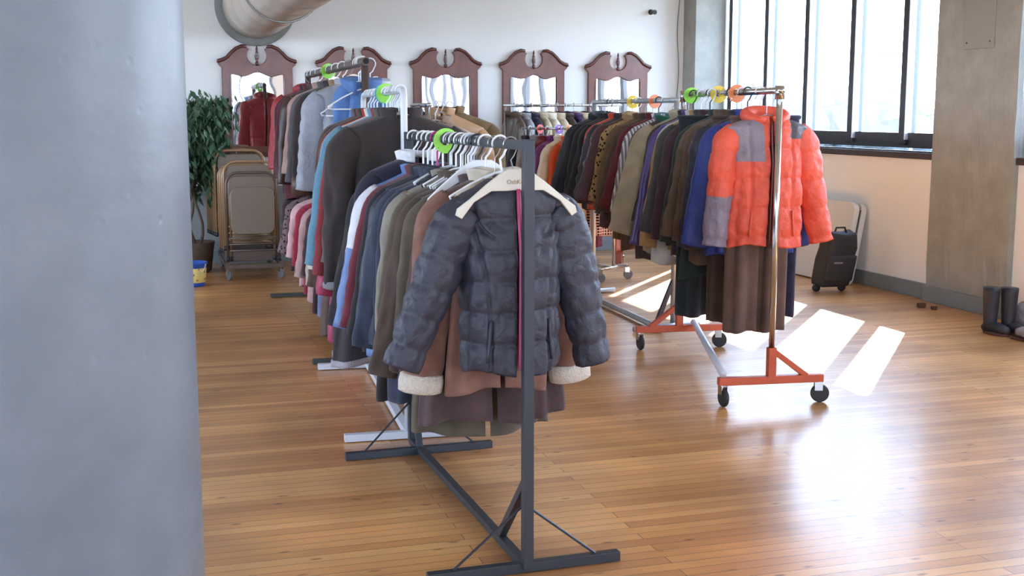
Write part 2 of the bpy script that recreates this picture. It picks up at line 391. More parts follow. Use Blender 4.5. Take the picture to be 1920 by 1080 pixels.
# ------------------------------------------------------------------ outside
grass = mat('outside ground', (84, 92, 80), .9, vary=.2, vscale=.2)
b = B(); box(b, (-90, -90, -6.2), (140, 160, -6)); o = struct('ground_outside', b, grass)
b = B(); beam(b, (14, 30, -5.97), (120, 50, -5.97), 9, .04); struct('road_outside', b, mat('pale asphalt road', (150, 152, 156), .8))
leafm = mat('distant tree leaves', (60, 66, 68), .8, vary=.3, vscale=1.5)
bark = mat('tree bark', (96, 84, 74), .85, bs=.4)
def far_tree(x, y, h, w, lab):
    t = thing('deciduous_tree', lab, 'tree', (x, y, -6), 0, None)
    b = B(); tube(b, [(0, 0, 0), (.1, 0, h * .35), (0, .1, h * .7)], [.35, .25, .1], 8); obj('trunk', b, bark, t)
    b = B()
    for i in range(9):
        a = random.random() * 2 * PI; rr = w * .45 * random.random() ** .5
        c = Vector((rr * math.cos(a), rr * math.sin(a), h * (.45 + .42 * random.random()))); s = w * random.uniform(.22, .34)
        r = bmesh.ops.create_icosphere(b, subdivisions=3, radius=s)
        for v in r['verts']:
            n_ = v.co.normalized(); v.co = c + v.co * (1 + .45 * noise.noise(n_ * 3 + Vector((i, x, y)))) + n_ * .25 * noise.noise(n_ * 9)
    obj('crown', b, leafm, t)
tl_ = ['tall hazy tree seen through the window', 'low hazy tree seen through the window']
ti = 0
names = ['leftmost', 'second', 'third', 'fourth', 'fifth', 'sixth', 'seventh', 'eighth', 'ninth', 'tenth', 'eleventh', 'twelfth', 'thirteenth', 'fourteenth']
for i in range(14):
    u = 13.2 + i * 2.05
    Y = 62 + 8 * math.sin(i * 2.1); x = Y * math.tan(R(6 + i * 1.35))
    far_tree(x, Y + (i % 3) * 14, 7.2 + random.uniform(-.5, .9) + (i % 3) * .7, 7.5, ('hazy green tree far outside the window, %s from the left' % names[i]) if i else 'hazy green tree far outside the window, leftmost of the row')
b = B(); tube(b, [(21, 70, -6), (21, 70, 10.3)], [.16, .1], 8); tag(obj('utility_pole', b, bark), 'thin tall bare pole standing beyond the trees outside', 'pole')
t = thing('street_lamp', 'grey double armed street lamp outside, behind the right window mullion', 'street lamp', (19.3, 58.5, -6))
stl = mat('grey galvanised steel', (130, 134, 140), .5, metal=.5)
b = B(); tube(b, [(0, 0, 0), (0, 0, 10.2)], [.14, .08], 10); obj('pole', b, stl, t)
for s in (-1, 1):
    b = B(); tube(b, [(0, 0, 10.1), (s * .7, 0, 10.35), (s * 1.2, 0, 10.3)], .05, 8); obj('arm', b, stl, t)
    b = B(); tube(b, [(s * .9, 0, 10.35), (s * 1.3, 0, 10.28), (s * 1.8, 0, 10.2)], [.12, .22, .08], 10, flat=.5); obj('lamp_head', b, stl, t)

# ------------------------------------------------------------------ wall things: duct, mirrors, camera, cable
galv = mat('cream painted spiral duct', (205, 196, 184), .38, metal=.25, bs=.04, bscale=3)
t = thing('ventilation_duct', 'large round cream duct coming out of the back wall near the ceiling', 'duct', rm(1.155, BW - .01, 2.63), TH)
def along(b, r0, prof_seg):       # lathe laid along -y
    lathe(b, prof_seg, 64, Matrix.Rotation(R(90), 4, 'X'))
b = B(); prof = []
z = 0
while z < 9.6:
    prof += [(.33, z), (.33, z + .58), (.336, z + .59), (.336, z + .605), (.33, z + .615)]; z += .63
along(b, .33, prof); obj('duct_pipe', b, galv, t, True)
b = B(); along(b, .4, [(.33, 0), (.405, 0), (.405, .035), (.40, .04), (.33, .04)]); obj('wall_flange', b, mat('grey duct flange', (120, 122, 120), .55, metal=.2, vary=.15, vscale=8), t, True)
for yy in (-2.5, -7.5):
    b = B(); tube(b, [(.34 * math.cos(a), yy, .34 * math.sin(a)) for a in [i * PI / 16 for i in range(33)]], .008, 6); tube(b, [(0, yy, .33), (0, yy, CZ - 2.63)], .006, 6)
    obj('hanging_strap', b, mat('steel', (150, 150, 150), .4, metal=.9), t)

wood = mat('reddish mahogany frame', (104, 54, 44), .36, vary=.25, vscale=9, bs=.05, bscale=60, coat=.3)
wood_d = mat('dark mahogany moulding', (84, 42, 36), .3, vary=.2, vscale=9, coat=.3)
mir, nt, b_ = new_mat('old wavy mirror glass')
b_.inputs['Metallic'].default_value = 1; b_.inputs['Roughness'].default_value = .015; b_.inputs['Base Color'].default_value = (.93, .95, .97, 1)
tc = nd(nt, 'ShaderNodeTexCoord'); n_ = nd(nt, 'ShaderNodeTexNoise'); n_.inputs['Scale'].default_value = 2.2; n_.inputs['Detail'].default_value = 1
nt.links.new(tc.outputs['Object'], n_.inputs['Vector']); bump(nt, b_, n_.outputs['Fac'], .14, .012)
def mirror(a, label, yaw=0., pitch_=0., dz=0.):
    t = thing('pediment_mirror', label, 'mirror', rm(a, BW - .02, 1.11 + dz), TH + yaw, 'mahogany mirrors on the back wall')
    W2 = .35
    # outline of the frame: sides, ears, swan necks with a round gap between
    half = [(W2, 0), (W2, .90)]
    neck = [(.385, .935), (.385, .965), (.345, .975), (.30, 1.0), (.26, 1.045), (.21, 1.09), (.15, 1.115), (.105, 1.11), (.098, 1.085)]
    gap = [(.105 * math.cos(R(x)), 1.02 + .105 * math.sin(R(x))) for x in range(36, -91, -14)]
    rt = half + neck + gap
    out = rt + [(-x, z) for x, z in reversed(rt) if abs(x) > .002]
    g0 = .265
    top = [(g0 - 2 * g0 * i / 24, .815 + .018 * math.cos(i / 24 * 4 * PI) + .022 * math.sin(PI * i / 24)) for i in range(25)]
    hole = [(-g0, .09), (g0, .09)] + top
    fr = prism('frame', out, [hole], .03, .006, wood, t)
    for s in (-1, 1):
        b = B(); pts = [(s * x, -.022, z) for x, z in [(.39, .945)] + neck[1:8]]
        tube(b, pts, [.016, .02, .02, .019, .018, .018, .018, .016], 8); obj('swan_neck_moulding', b, wood_d, t, True)
        b = B(); tube(b, [(s * .272, -.024, .09), (s * .272, -.024, .8)], .006, 6); obj('inner_bead', b, wood_d, t)
    b = B(); beam(b, (-.36, -.018, .02), (.36, -.018, .02), .05, .04); obj('bottom_moulding', b, wood_d, t)
    b = B(); lathe(b, [(.012, 0), (.02, .02), (.02, .035), (.011, .045), (.018, .07), (.021, .10), (.014, .125), (.017, .135), (.009, .15), (.012, .17), (.004, .20)], 14, Matrix.Translation((0, -.01, .915))); obj('finial', b, wood_d, t, True)
    b = B(); box(b, (-.28, -.004, .07), (.28, .002, .87))
    g = obj('mirror_glass', b, mir, t)
    # lean of the glass in its frame
    g.rotation_euler = (pitch_, 0, 0)
    t.rotation_euler = (0, 0, TH + yaw)
ML = ['mahogany mirror above the folding chairs, leftmost of the five', 'mahogany mirror partly hidden behind the brown pipe rack, second from left',
      'mahogany mirror between the white rack and the black rack, middle of five', 'mahogany mirror above the red and purple hanger discs, fourth from left', 'mahogany mirror nearest the window corner, rightmost of the five']
for i in range(5): mirror(1.155 + .992 * i, ML[i], yaw=(R(-1.4), 0, 0, 0, 0)[i], pitch_=(R(.2), 0, 0, 0, 0)[i], dz=(0, -.004, 0, 0, -.012)[i])
t = thing('security_camera', 'small black camera fixed high on the white back wall', 'camera', rm(5.52, BW, 2.67), TH)
b = B(); lathe(b, [(.03, 0), (.03, .015), (.012, .02), (.012, .05)], 16, Matrix.Rotation(R(90), 4, 'X')); obj('bracket', b, mat('black plastic', (28, 28, 30), .4), t)
b = B(); tube(b, [(0, -.05, 0), (0, -.12, -.01)], [.022, .026], 14); obj('camera_body', b, MATS['black plastic'], t)
b = B(); tube(b, [rm(5.86, BW - .012, z) + Vector((.012 * math.sin(z * 7), 0, 0)) for z in [.9 + .1 * i for i in range(29)]], .005, 6)
tag(obj('wall_cable', b, mat('grey cable', (120, 122, 124), .5)), 'thin grey cable running down the wall beside the corner pillar', 'cable')

# ------------------------------------------------------------------ racks
black_st = mat('dark grey steel tube', (56, 60, 68), .42, metal=.35, bs=.06, bscale=30)
white_st = mat('white painted tube', (205, 210, 220), .35, bs=.03)
brown_st = mat('brown pipe', (92, 80, 76), .45, metal=.3, vary=.1)
chrome = mat('chrome tube', (200, 202, 205), .16, metal=1.)
orange_st = mat('orange painted steel', (196, 88, 58), .45, vary=.1, bs=.05)
grey_st = mat('light grey tube', (170, 174, 180), .35, metal=.4)
rubber = mat('black rubber wheel', (34, 35, 38), .55)
def frame_of(p, q):
    d = Vector((q[0] - p[0], q[1] - p[1], 0)); L = d.length; rz = math.atan2(-d.x, d.y); return L, rz
def caster(parent, loc, rz=0, r=.05, kind=rubber):
    b = B(); lathe(b, [(.012, 0), (.012, .03)], 10, Matrix.Translation(loc)); 
    for s in (-1, 1):
        box(b, (s * .016 - .002, -.025, -.045), (s * .016 + .002, .018, .002), Matrix.Translation(loc) @ Matrix.Rotation(rz, 4, 'Z'))
    box(b, (-.02, -.02, -.002), (.02, .02, .004), Matrix.Translation(loc) @ Matrix.Rotation(rz, 4, 'Z'))
    c = obj('caster', b, chrome, parent)
    b = B(); M = Matrix.Translation(loc) @ Matrix.Rotation(rz, 4, 'Z') @ Matrix.Translation((-.011, -.012, -loc[2] + r)) @ Matrix.Rotation(R(90), 4, 'Y')
    lathe(b, [(r * .5, 0), (r * .9, 0), (r, .006), (r, .016), (r * .9, .022), (r * .5, .022)], 24, M); obj('wheel', b, kind, c)
RACKS = {}
def rack(key, name, label, p, q, zr):
    L, rz = frame_of(p, q)
    t = thing(name, label, 'clothes rack', (p[0], p[1], 0), rz)
    RACKS[key] = dict(p=Vector((p[0], p[1], 0)), q=Vector((q[0], q[1], 0)), L=L, rz=rz, z=zr, label=label)
    return t, L
# front: dark square tube
t, L = rack('R1', 'clothes_rack', 'dark grey square-tube clothes rack nearest the camera', (.052, 3.9), (-.47, 5.49), 1.445)
for y in (0, L): obj('post', bx((-.0175, y - .0175, .02), (.0175, y + .0175, 1.465), .002), black_st, t)
obj('top_rail', bx((-.016, -.016, 1.43), (.016, L + .016, 1.462), .002), black_st, t)
b = B(); beam(b, (0, 0, .022), (0, L, .022), .032, .03); obj('base_bar', b, black_st, t)
for y, fy in ((0, .02), (L, L - .15)):
    b = B(); beam(b, (-.345, fy, .018), (.345, fy, .018), .034, .034); obj('foot', b, black_st, t)
    s_ = 1 if y == 0 else -1
    b = B(); beam(b, (0, y, .33), (0, y + s_ * (.30 if y == 0 else .15), .03), .028, .028); obj('brace', b, black_st, t)
    for s in (-1, 1):
        b = B(); tube(b, [(0, y + s_ * .03, .235), (s * .255, fy, .035)], .005, 6); obj('brace_rod', b, black_st, t)
# white rack
t, L = rack('R2', 'clothes_rack', 'white painted clothes rack behind the dark grey rack', (-.50, 5.61), (-.885, 7.23), 1.655)
b = B(); c = .05
pts = [(0, 0, .03), (0, 0, 1.655 - c)] + [(0, c - c * math.cos(a), 1.655 - c + c * math.sin(a)) for a in (.4, .8, 1.2)] + [(0, c, 1.655), (0, L - c, 1.655)] + [(0, L - c + c * math.sin(a), 1.655 - c + c * math.cos(a)) for a in (.4, .8, 1.2)] + [(0, L, 1.655 - c), (0, L, .03)]
tube(b, pts, .0165, 12); obj('rail_hoop', b, white_st, t, True)
b = B(); beam(b, (0, 0, .03), (0, L, .03), .04, .035); obj('base_bar', b, white_st, t)
for y in (0, L):
    b = B(); beam(b, (-.305, y, .022), (.305, y, .022), .04, .035); obj('foot', b, white_st, t)
# brown pipe rack, two rails
t, L = rack('R3', 'clothes_rack', 'tall brown pipe clothes rack with two rails behind the white one', (-.895, 7.42), (-1.70, 10.15), 1.86)
for y in (0, L): b = B(); tube(b, [(0, y, .02), (0, y, 1.85)], .024, 14); obj('post', b, brown_st, t, True)
b = B(); rr_ = tube(b, [(0, -.04, 1.86), (0, L + .03, 1.86)], .026, 16); obj('top_rail', b, brown_st, t)
b = B(); tube(b, [(0, -.0405, 1.86), (0, -.036, 1.86)], .019, 14); obj('pipe_end_shade', b, mat('painted pipe mouth shade', (24, 20, 20), .8), t)  # near-black disc paints the shade inside the open pipe end
b = B(); tube(b, [(0, 0, 1.02), (0, L, 1.02)], .014, 12); obj('lower_rail', b, brown_st, t, True)
b = B(); beam(b, (0, 0, .03), (0, L, .03), .04, .03); obj('base_bar', b, brown_st, t)
for y in (0, L): b = B(); beam(b, (-.36, y, .02), (.30, y, .02), .035, .03); obj('foot', b, mat('dark green grey bar', (70, 78, 78), .5, metal=.3), t)
RACKS['R3L'] = dict(RACKS['R3'], z=1.02)
# orange based rolling rack
t, L = rack('R4', 'rolling_clothes_rack', 'chrome rolling clothes rack on orange base nearest the window', (1.388, 6.3), (1.11, 7.85), 1.665)
for y in (0, L):
    b = B(); tube(b, [(0, y, .30), (0, y, 1.66)], .0165, 14); obj('post', b, chrome, t, True)
    b = B(); tube(b, [(0, y, 1.62), (0, y, 1.69)], .024, 14); obj('collar_joint', b, chrome, t, True)
    b = B(); beam(b, (-.295, y, .135), (.295, y, .135), .045, .042, bev=.004)
    beam(b, (0, y, .15), (0, y, .31), .045, .045, bev=.004)
    s = 1 if y == 0 else -1
    beam(b, (s * .01, y, .29), (s * .20, y, .15), .035, .03, bev=.003); obj('orange_base', b, orange_st, t)
    caster(t, (-.27, y, .112), R(8)); caster(t, (.27, y, .112), R(75))
b = B(); tube(b, [(0, -.03, 1.665), (0, L + .03, 1.665)], .0175, 14); obj('top_rail', b, chrome, t, True)
b = B(); tube(b, [(-.27, 0, .175), (.1, L, .175)], .02, 12); obj('base_bar', b, white_st, t, True)
# grey pipe rack behind it
t, L = rack('R5', 'clothes_rack', 'grey pipe clothes rack behind the orange based rack', (1.17, 8.6), (.70, 10.3), 1.64)
for y in (0, L): b = B(); tube(b, [(0, y, .03), (0, y, 1.64)], .021, 14); obj('post', b, grey_st, t, True)
b = B(); tube(b, [(0, -.03, 1.64), (0, L + .03, 1.64)], .0185, 14); obj('top_rail', b, grey_st, t, True)
b = B(); tube(b, [(-.16, -.2, .03), (-.13, L, .03)], .02, 12); obj('base_bar', b, grey_st, t, True)
for y in (0, L): b = B(); tube(b, [(-.34, y - .1, .025), (.2, y, .025)], .022, 12); obj('foot', b, grey_st, t, True)
b = B(); beam(b, (0, 0, .36), (-.13, .0, .04), .03, .03); obj('brace', b, black_st, t)
# chrome rack further back
t, L = rack('R6', 'rolling_clothes_rack', 'low chrome rolling clothes rack behind the grey pipe rack', (.945, 11.1), (.10, 12.0), 1.40)
for y in (0, L): 
    b = B(); tube(b, [(0, y, .12), (0, y, 1.40)], .0145, 12); obj('post', b, chrome, t, True)
    b = B(); tube(b, [(-.2, y, .125), (.2, y, .125)], .016, 12); obj('base_crossbar', b, chrome, t, True)
    caster(t, (-.19, y, .11), R(30), .045, mat('grey wheel', (110, 108, 112), .5)); caster(t, (.19, y, .11), R(50), .045, MATS['grey wheel'])
b = B(); tube(b, [(0, -.02, 1.40), (0, L + .02, 1.40)], .0125, 12); obj('top_rail', b, chrome, t, True)
b = B(); tube(b, [(0, 0, .125), (0, L, .125)], .012, 12); obj('base_bar', b, chrome, t, True)
# rack along the back wall
t, L = rack('R7', 'clothes_rack', 'thin chrome clothes rack along the back wall below the mirrors', (1.15, 12.92), (-.07, 12.55), 1.63)
for y in (0, L): b = B(); tube(b, [(0, y, .03), (0, y, 1.63)], .0125, 12); obj('post', b, chrome, t, True); b = B(); tube(b, [(-.15, y, .03), (.15, y, .03)], .016, 12); obj('foot', b, chrome, t, True)
b = B(); tube(b, [(0, -.02, 1.63), (0, L + .02, 1.63)], .0125, 12); obj('top_rail', b, chrome, t, True)
# short rack hidden between
t, L = rack('R8', 'clothes_rack', 'short chrome clothes rack between the white rack and the back mirrors', (-.52, 7.6), (-.66, 8.05), 1.60)
for y in (0, L): b = B(); tube(b, [(0, y, .03), (0, y, 1.6)], .0125, 12); obj('post', b, chrome, t, True); b = B(); tube(b, [(-.2, y, .03), (.2, y, .03)], .016, 12); obj('foot', b, chrome, t, True)
b = B(); tube(b, [(0, -.02, 1.6), (0, L + .02, 1.6)], .0125, 12); obj('top_rail', b, chrome, t, True)

# ------------------------------------------------------------------ garments
def grid_mesh(name, rows, closed, mats, parent, matfn=None, thick=0., lining=None, flip=False):
    nr, nc = len(rows), len(rows[0]); verts = [v for r in rows for v in r]; faces = []; mi = []
    for j in range(nr - 1):
        for i in range(nc if closed else nc - 1):
            k = (i + 1) % nc
            f_ = (j * nc + i, (j + 1) * nc + i, (j + 1) * nc + k, j * nc + k); faces.append(f_[::-1] if flip else f_)
            if matfn: mi.append(matfn(rows[j][i]))
    me = bpy.data.meshes.new(name); me.from_pydata([tuple(v) for v in verts], [], faces)
    for m in mats: me.materials.append(m)
    if matfn: me.polygons.foreach_set('material_index', mi)
    me.polygons.foreach_set('use_smooth', [True] * len(faces)); me.update()
    o = link(bpy.data.objects.new(name, me), parent)
    if thick:
        s = o.modifiers.new('thickness', 'SOLIDIFY'); s.thickness = thick; s.offset = -1 if not lining else -1
        if lining: s.material_offset = len(mats) - 1; s.use_rim = True
    return o
def spow(c, p): return math.copysign(abs(c) ** p, c)
def hang(parent_key, t, dx=0., drop=.10, turn=0.):
    k = RACKS[parent_key]; d = k['q'] - k['p']; P = k['p'] + d * (t / k['L'])
    x = Vector((math.cos(k['rz']), math.sin(k['rz']), 0)); P = P + x * dx
    return Vector((P.x, P.y, k['z'] - drop)), k['rz'] + turn
DROP = {'R1': .145, 'R2': .115, 'R3': .12, 'R4': .13, 'R5': .125}
SPREAD = {'R1': (.62, .03), 'R2': (.62, .035), 'R3': (.35, .045), 'R3L': (.6, .03), 'R4': (.62, .03), 'R5': (.85, .01), 'R6': (.7, .01)}
def coat(key, t, lab, kind='wool', rgb=(60, 55, 55), w=.21, L=.8, hem=.25, d=.075, sl=.58, sa=12, sr=.075, cr=.055, quilt=0., gap=0., collar='stand',
         lining=None, cuffs=None, zipper=None, buttons=None, blocks=None, sblocks=None, res=1., drop=.10, turn=None, fold=.010, pockets=False,
         cat='coat', sal=None, sar=None, dx=0., group=None, hemband=None, seams=None, slope=.40, collar_rgb=None, qamp=.012):
    rnd = random.Random(hash((key, round(t * 1000))) & 0xffff if False else int(t * 7919) + len(lab) * 31 + ord(key[1]) * 101)
    turn = rnd.uniform(-.07, .07) if turn is None else turn
    if drop == .10: drop = DROP.get(key, .10)
    if res < 1.7: sl *= rnd.uniform(.94, 1.05); L *= rnd.uniform(.97, 1.04); fold *= 1.7; sa += rnd.uniform(-4, 4)
    if key in SPREAD and res < 1.7: sa *= SPREAD[key][0]; w -= SPREAD[key][1]; hem -= SPREAD[key][1]
    loc, rz = hang(key, t, dx, drop, turn)
    nm = lab.split(',')[0].split(' with ')[0].split()[-1]; nm = 'coat' if nm in ('collar', 'edge') else nm
    T = thing(nm, lab, nm, loc, rz, group)
    m0 = cloth(kind, rgb); ml = cloth('satin', lining or tuple(int(x * .55) for x in rgb))
    mats = [m0] + [cloth(kind if not isinstance(bk, tuple) else kind, bk) for bk in ([c for c, _ in (blocks or [])])]
    ph = [rnd.uniform(0, 6.28) for _ in range(8)]; kf = rnd.choice([3, 4, 5]); seed = Vector((rnd.uniform(0, 99), rnd.uniform(0, 99), 0))
    zs = -(w - .075) * slope
    nv = int(44 * res); nc = int(60 * res)
    ca = w + .012
    def radii(z):
        if z > zs:
            f = (-z) / max(1e-4, -zs); a = .075 + (w - .075) * f; bb = .05 + (d * .8 - .05) * f ** .7
        else:
            f = (zs - z) / (L + zs) if L + zs > 0 else 0
            a = w - .035 * sm(f, 0, .12) + (hem - w + .035) * sm(f, .12, 1) ; bb = d * (.8 + .35 * sm(f, 0, .35)) + .01 * f
        return a, bb
    zl = [zs * (i / 8) ** 1.3 for i in range(8)] + [zs - (L + zs) * i / (nv - 9) for i in range(nv - 8)]
    rows = []
    for z in zl:
        a, bb = radii(z); f = -z / L
        g = 0.004 / a if not gap else (gap * (.25 + .75 * f)) / a
        row = []
        for i in range(nc + 1):
            th = -PI / 2 + g + (2 * PI - 2 * g) * i / nc
            c, s = math.cos(th), math.sin(th)
            x = a * spow(c, .8); y = bb * spow(s, .8)
            n = Vector((c / a, s / bb, 0)).normalized()
            dsp = fold * sm(f, .05, .9) * (math.sin(kf * th + ph[0] + 2 * f) + .6 * math.sin((kf * 2 + 1) * th + ph[1] + 3 * f)) 
            dsp += .006 * noise.noise(Vector((x * 9, y * 9 + ph[2], z * 5)) + seed)
            if quilt:
                q = (-z - .02) / quilt + .12 * noise.noise(Vector((x * 6, ph[3], 0)))
                e = abs(math.sin(PI * q)); dsp += qamp * (e ** .35) - .003
                dsp += .006 * noise.noise(Vector((x * 22, y * 22, z * 16)) + seed) + .004 * noise.noise(Vector((x * 55, y * 30, z * 30)) + seed)
            if seams and y < 0:
                for fn in seams:
                    xs = fn(z)
                    if xs is not None: dsp -= .016 * math.exp(-((x - xs) / .007) ** 2)
            row.append(Vector((x, y, z)) + n * dsp + Vector((0, 0, .012 * math.sin(3 * th + ph[4]) * sm(f, .8, 1))))
        rows.append(row)
    bfn = None
    if blocks:
        def bfn(v):
            for k, (c, fn) in enumerate(blocks):
                if fn(v): return k + 1
            return 0
    grid_mesh('body', rows, False, mats + [ml], T, bfn or (lambda v: 0), .010, True)
    # sleeves
    for s in (-1, 1):
        ang1 = R({-1: sal, 1: sar}[s] if {-1: sal, 1: sar}[s] is not None else sa + rnd.uniform(-3, 3)); a0 = R(50)
        N = int(30 * res); n = int(22 * res); p = Vector((s * (w - .052), 0, zs - .034)); path = [p.copy()]; ds = sl / N
        bend = rnd.uniform(-.06, .10)
        for i in range(N):
            f = (i + 1) / N; an = ang1 + (a0 - ang1) * (1 - sm(f, 0, .22)); p = p + Vector((s * math.sin(an), -.04 * f * bend * 10 * ds * 10 * 0 - bend * f * ds, -math.cos(an))) * ds
            path.append(p.copy())
        rings = []
        for i, P in enumerate(path):
            f = i / N; tg = (path[min(i + 1, N)] - path[max(i - 1, 0)]).normalized()
            yv = Vector((0, 1, 0)); xv = yv.cross(tg).normalized(); r = sr + (cr - sr) * f
            if f < .12: r *= .72 + .28 * f / .12
            row = []
            for k in range(n):
                th = 2 * PI * k / n; c, q_ = math.cos(th), math.sin(th)
                dsp = .004 * noise.noise(Vector((c * 2, q_ * 2, f * 9)) + seed * (s + 2)) + fold * .45 * (math.sin(3 * th + ph[5] + 3 * f) + 1.4 * noise.noise(Vector((c * 1.5, q_ * 1.5, f * 7)) + seed)) * sm(f, .05, .4)
                if quilt: dsp += qamp * .9 * abs(math.sin(PI * (f * sl / quilt + .2))) ** .35 - .004 + .005 * noise.noise(Vector((c * 3.2, q_ * 3.2, f * 16)) + seed)
                row.append(P + xv * c * (r + dsp) + yv * q_ * (r * .72 + dsp))
            rings.append(row)
        sm_ = [m0] + [cloth(kind, c) for c, _ in (sblocks or [])]; sfn = None
        if sblocks:
            ss = s
            def sfn(v, ss=ss):
                for k, (c, fn) in enumerate(sblocks):
                    if fn(v, ss): return k + 1
                return 0
        so = grid_mesh('sleeve', rings, True, sm_ + [ml], T, sfn or (lambda v: 0), .008, True, True)
        if cuffs:
            e, tg = path[-1], (path[-1] - path[-2]).normalized(); hh = cuffs[1]
            b = B(); tube(b, [e - tg * hh, e - tg * hh * .95, e - tg * hh * .5, e + tg * .004, e + tg * .01], [cr * .98, cr * 1.14, cr * 1.2, cr * 1.16, cr * .95], int(20 * res), flat=.8, flatdir=(0, 1, 0)); obj('cuff', b, cloth(cuffs[2], cuffs[0]), T, True)
    # collar
    cc = cloth(kind if kind not in ('leopard',) else 'wool', collar_rgb or rgb)
    if collar in ('stand', 'shirt', 'fur'):
        h = {'stand': .045, 'shirt': .05, 'fur': .06}[collar]; rr_ = []; nn = 28
        for j in range(7):
            f = j / 6; row = []
            for i in range(nn + 1):
                th = -PI / 2 + .35 + (2 * PI - .7) * i / nn
                fl = .012 * f if collar == 'stand' else .055 * math.sin(f * PI * .85)
                zz = (.0 + h * f) if collar == 'stand' else h * math.sin(f * PI) - .035 * f * (1 - math.sin(th)) 
                row.append(Vector(((.078 + fl) * math.cos(th), (.056 + fl) * math.sin(th), zz - .012)) + Vector((0, 0, .004 * math.sin(4 * th))))
            rr_.append(row)
        grid_mesh('collar', rr_, False, [cc], T, None, .014 if collar != 'fur' else .03)
    elif collar == 'hood':
        b = B(); pts = []; rs = []
        for i in range(17):
            th = -PI / 2 + .35 + (2 * PI - .7) * i / 16
            f = math.sin(PI * i / 16); pts.append((.10 * math.cos(th) * (1 + .1 * f), .07 * math.sin(th) + .02 * f, -.03 + .045 * f)); rs.append(.018 + .022 * f)
        tube(b, pts, rs, 12)
        r = bmesh.ops.create_icosphere(b, subdivisions=3, radius=1)
        for v in r['verts']:
            v.co = Vector((v.co.x * .12, .075 + v.co.y * .05, -.07 + v.co.z * .11)) * (1 + .08 * noise.noise(v.co * 3 + seed))
        obj('hood', b, cc, T, True)
    fy = lambda z, x=0: -radii(z)[1] * (max(0, 1 - (abs(x) / radii(z)[0]) ** 2.2)) ** .45
    if zipper:
        for s in ((-1, 1) if gap else (0,)):
            b = B(); pts = []
            for i in range(25):
                z = -.03 - (L - .05) * i / 24; x = s * gap * (.25 + .75 * -z / L); pts.append((x, fy(z) - .010 - qamp * (.7 if quilt else 0), z))
            tube(b, pts, .0045, 6); obj('zipper', b, mat('zip %d %d %d' % zipper, zipper, .5), T, True)
    if buttons:
        for i in range(buttons[1]):
            z = -.14 - i * buttons[2]; b = B(); lathe(b, [(.010, 0), (.013, .002), (.013, .005), (.009, .006)], 14, Matrix.Translation((.025, fy(z) - .008, z)) @ Matrix.Rotation(R(90), 4, 'X')); obj('button', b, mat('button %d %d %d' % buttons[0], buttons[0], .35), T, True)
    if pockets:
        for s in (-1, 1):
            b = B(); x = s * w * .52; z0 = -L * .72
            tube(b, [(x + s * .012 * k / 5, fy(z0 - .028 * k, x) - .014, z0 - .028 * k) for k in range(6)], .006, 6); obj('pocket_welt', b, m0, T, True)
    if hemband:
        rows2 = [[v + Vector((v.x * .02, v.y * .06, 0)) for v in r] for r in rows[-2:]]
        grid_mesh('hem_band', rows2, False, [cloth(hemband[1], hemband[0])], T, None, .008)
    return T

def trousers(key, t, lab, rgb, L=1.1, w=.18, drop=.16, kind='wool', turn=0., name='trousers', skirt=False, fringe=False, dx=0.):
    loc, rz = hang(key, t, dx, drop, turn); T = thing(name, lab, 'skirt' if skirt else ('scarf' if fringe else 'trousers'), loc, rz)
    m0 = cloth(kind, rgb); rnd = random.Random(int(t * 997) + len(lab)); ph = rnd.uniform(0, 6)
    parts = [(0, w, .05)] if skirt or fringe else [(-w * .5, w * .5, .05), (w * .5, w * .5, .05)]
    for cx, a0, d0 in parts:
        rows = []
        for j in range(34):
            f = j / 33; a = a0 * (1 + (.35 * f if skirt else -.05 * f)); d = .022 + d0 * sm(f, 0, .3) * (1 if not fringe else .1)
            row = []
            for i in range(44):
                th = 2 * PI * i / 44; c, s = math.cos(th), math.sin(th)
                k = 9 if skirt else 5
                ds = .016 * sm(f, 0, .4) * math.sin(k * th + ph + f * 1.5) * (.4 if fringe else 1)
                row.append(Vector((cx + (a + ds) * spow(c, .85), (d + ds) * spow(s, .85), -L * f + .008 * math.sin(2 * th + ph) * f)))
            rows.append(row)
        grid_mesh('leg' if not (skirt or fringe) else 'cloth_panel', rows, True, [m0, m0], T, lambda v: 0, .006, True)
    b = B(); rows = []
    if not fringe:
        tube(b, [(w * 1.0 * math.cos(2 * PI * i / 24) , .028 * math.sin(2 * PI * i / 24), .0) for i in range(25)], .012, 6, False); obj('waistband', b, m0, T, True)
    else:
        for i in range(14):
            x = -w + 2 * w * (i + .5) / 14; b2 = b; tube(b2, [(x, 0, -L + .01), (x + rnd.uniform(-.01, .01), 0, -L - .12)], .004, 5)
        obj('fringe', b, m0, T)
    return T

